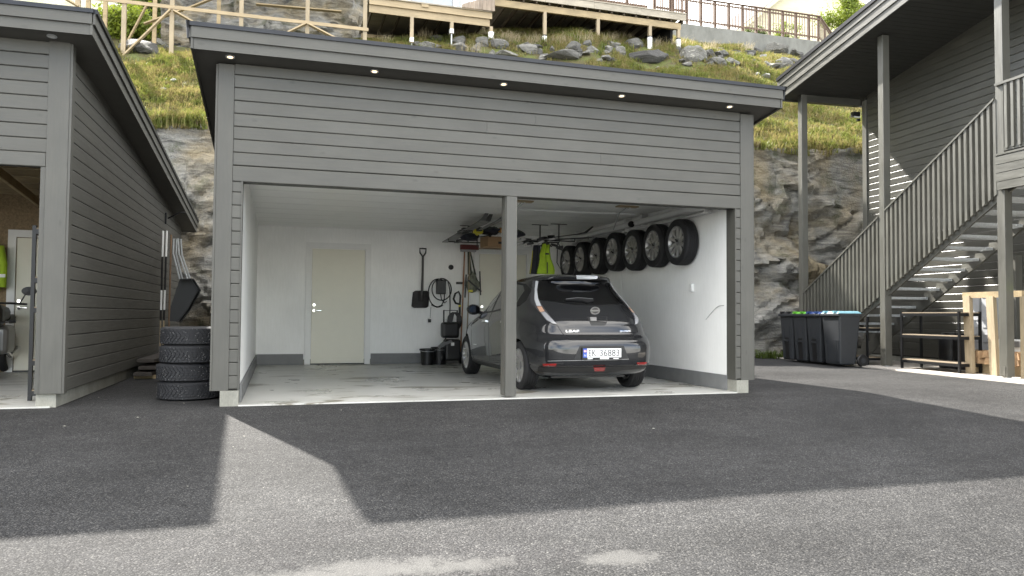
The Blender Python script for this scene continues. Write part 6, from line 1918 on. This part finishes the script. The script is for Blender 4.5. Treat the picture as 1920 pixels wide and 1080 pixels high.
# jacket on the rear wall
hv = empty('high_vis_jacket', lgw(lgpt(14, 540, 4.86).x-0.34, 4.86, lgpt(10, 545, 4.86).z), R(-0.8), 'yellow green reflective jacket hanging at the left picture edge', 'jacket')
jm = MB()
for side in (-1, 1):
    b0 = len(jm.v)
    for j in range(13):
        v = j/12
        for i in range(11):
            u = -1+i/5
            jm.v.append((u*(0.26-0.07*v), side*(0.01+0.06*math.sqrt(max(0, 1-u*u)))-0.06+0.02*math.sin(u*9+v*3), v*0.75))
    for j in range(12):
        for i in range(10): jm.f.append((b0+j*11+i, b0+j*11+i+1, b0+j*11+i+12, b0+j*11+i+11))
jm.obj('cloth', M_LIME, hv, True)
MB().tube([(0.24, -0.07, 0.68), (0.30, -0.08, 0.40), (0.30, -0.09, 0.05)], [0.06, 0.055, 0.05], 10).obj('sleeve', M_LIME, hv, True)
MB().box(-0.24, 0.24, -0.135, -0.125, 0.22, 0.27).box(0.25, 0.35, -0.15, -0.142, 0.2, 0.25).obj('reflective_band', M_WHITEP, hv)

# ------------------------------------------------------------------ tools leaning at the far end of the left garage wall
def lw(px, py, off=0.05): 
    # point on the side wall plane of the left garage pushed out by off
    n_ = LGM.to_3x3() @ Vector((1, 0, 0)); o_ = LGM @ Vector((off, 0, 0)); d = ray(px, py)
    return EYE+d*((o_-EYE).dot(n_)/d.dot(n_))
tops = [(306, 433), (313, 433)]; bots = [(301, 608), (307, 608)]
for i, lab in enumerate(['snow marker scraper with white and black shaft against the grey wall, left one', 'snow marker scraper with white and black shaft against the grey wall, right one']):
    a = lw(*tops[i], 0.10+0.05*i); b = lw(*bots[i], 0.12+0.05*i)
    t = empty('ice_scraper', (b.x, b.y, 0.0), 0, lab, 'scraper', 'scraper poles at the left garage wall')
    B = Vector((b.x, b.y, 0.0)); b = b+(b-a)*0.0; d = a-b
    seq = [(1.0, 0.72, M_WHITEP), (0.72, 0.36, M_BLACK), (0.36, 0.15, M_WHITEP), (0.15, 0.04, M_BLACK)]
    for u, v, m in seq: MB().tube([b+d*u-B, b+d*v-B], 0.016, 8).obj('shaft', m, t, True)
    MB().tube([b+d*0.04-B, b-B, Vector((b.x, b.y, 0.0))-B], 0.014, 8).obj('shaft', M_PINEV, t, True)
    MB().box(-0.10, 0.10, -0.008, 0.008, 0.0, 0.13).obj('blade', M_STEEL, t)
a = lw(321, 440, 0.2); b = lw(317, 600, 0.2)
t = empty('wooden_pole', (b.x, b.y, 0.0), 0, 'brown wooden tool handle beside the snow scoop', 'tool')
MB().tube([Vector((b.x-a.x, b.y-a.y, a.z))*0+Vector((a.x-b.x, a.y-b.y, a.z)), (0, 0, 0)], 0.016, 8).obj('shaft', simple('brown_handle', (0.20, 0.13, 0.08), 0.6), t, True)
MB().box(-0.12, 0.12, -0.01, 0.01, 0.0, 0.2).obj('blade', M_STEEL, t)
# snow scoops: bent tube handle and deep black pan
YS = lw(316, 500, 0.3).y
def syp(px, py): return ony(px, py, YS+0.02)
for i, lab in enumerate(['black snow scoop with bent steel handle leaning by the rock wall', 'second snow scoop nested behind the first at the garage corner']):
    off = Vector((0.03*i, 0.10*i, 0.0))
    t = empty('snow_scoop', syp(345, 600)*1.0+off, 0, lab, 'snow scoop', 'snow scoops at the garage corner'); B = t.location.copy(); B.z = 0; t.location = B
    P_ = lambda px, py: syp(px, py)+off-B
    MB().tube([P_(337, 523), P_(325, 475), P_(326, 448), P_(334, 447), P_(336, 476), P_(352, 524)], 0.013, 8).obj('handle', M_STEEL, t, True)
    q = [P_(337, 523), P_(358, 522), P_(371, 543), P_(352, 578), P_(333, 603), P_(318, 602), P_(320, 575)]
    pan = [(v.x, v.z) for v in q]
    pm = MB().prism(pan, lambda u, v: (u, 0.0, v), lambda u, v: (u, 0.02, v))
    pm.obj('pan', M_BLACK, t)
    rim_ = MB()
    for u, v in zip(q, q[1:]): rim_.beam((u.x, -0.14, u.z), (v.x, -0.14, v.z), 0.30, 0.012, (0, 0, 1))
    edge = [q[0], q[1], q[2], q[3], q[4]]
    ed = MB()
    for u, v in zip(edge, edge[1:]):
        ed.add([(u.x, 0.0, u.z), (v.x, 0.0, v.z), (v.x+0.03, -0.25, v.z-0.01), (u.x+0.03, -0.25, u.z-0.01), (u.x, 0.0, u.z-0.012), (v.x, 0.0, v.z-0.012), (v.x+0.03, -0.25, v.z-0.022), (u.x+0.03, -0.25, u.z-0.022)],
               [(0, 1, 2, 3), (7, 6, 5, 4), (0, 4, 5, 1), (1, 5, 6, 2), (2, 6, 7, 3), (3, 7, 4, 0)])
    ed.obj('pan_side', M_BLACK, t)
hk = lw(320, 410, 0.1)
t = empty('wall_hook', hk, R(-0.8), 'dark wall hook rail above the scrapers on the left garage wall', 'hook')
MB().tube([(-0.08, 0, -0.1), (-0.08, 0, 0.1)], 0.015, 8).tube([(-0.05, 0, 0.0), (0.15, 0, 0.12), (0.25, 0, 0.12)], 0.012, 8).obj('arm', M_BLACKM, t)
# planks stacked on the ground beside the left garage
for i, (o_, z, lab) in enumerate([(0.18, 0.06, 'dark plank at the bottom of the low stack behind the tyres'), (0.22, 0.14, 'dark plank in the middle of the low stack behind the tyres'), (0.17, 0.235, 'dark plank on top of the low stack behind the tyres')]):
    t = MB().box(-0.12, 0.12, 0, 2.6, -0.022, 0.022).obj('plank', simple('dark_old_plank', (0.05, 0.042, 0.035), 0.7) if i == 0 else bpy.data.materials['dark_old_plank'], None, False, lgw(o_, 3.3+0.15*i, z), (0, 0, R(-0.8)))
    tag(t, lab, 'plank', 'stacked dark planks')
for i, y in enumerate((3.5, 5.4)):
    t = MB().box(-0.16, 0.16, -0.04, 0.04, 0, 0.05).obj('bearer', M_TREAT, None, False, lgw(0.2, y, -0.012)); tag(t, 'short wooden bearer under the %s end of the plank stack' % ('near', 'far')[i], 'bearer')
for i, (z0, z1) in enumerate(((0.083, 0.117), (0.163, 0.212))):
    t = MB().box(-0.12, 0.12, -0.03, 0.03, z0, z1).obj('spacer', M_TREAT, None, False, lgw(0.19, 4.6, 0)); tag(t, ('lower', 'upper')[i]+' wooden spacer between the stacked dark planks', 'spacer')
# white paint flakes and leaves on the asphalt
r_ = random.Random(31)
fl_ = MB()
for (px, py) in [(170, 748), (185, 746), (197, 750), (205, 744), (190, 764), (176, 757), (252, 712), (345, 757), (1112, 838), (1030, 790), (780, 795), (1160, 760), (1250, 775), (640, 770), (560, 790)]+[(r_.uniform(100, 1800), r_.uniform(780, 960)) for _ in range(14)]:
    p = onground(px, py); s = r_.uniform(0.004, 0.011); a = r_.uniform(0, 3)
    fl_.add([(p.x+s*math.cos(a+k*1.57)*(1 if k % 2 else 1.8), p.y+s*math.sin(a+k*1.57), p.z+0.006+0.004*(k == 1)) for k in range(4)], [(0, 1, 2, 3)])
o = fl_.obj('paint_flakes', M_CONC); tag(o, kind='stuff')
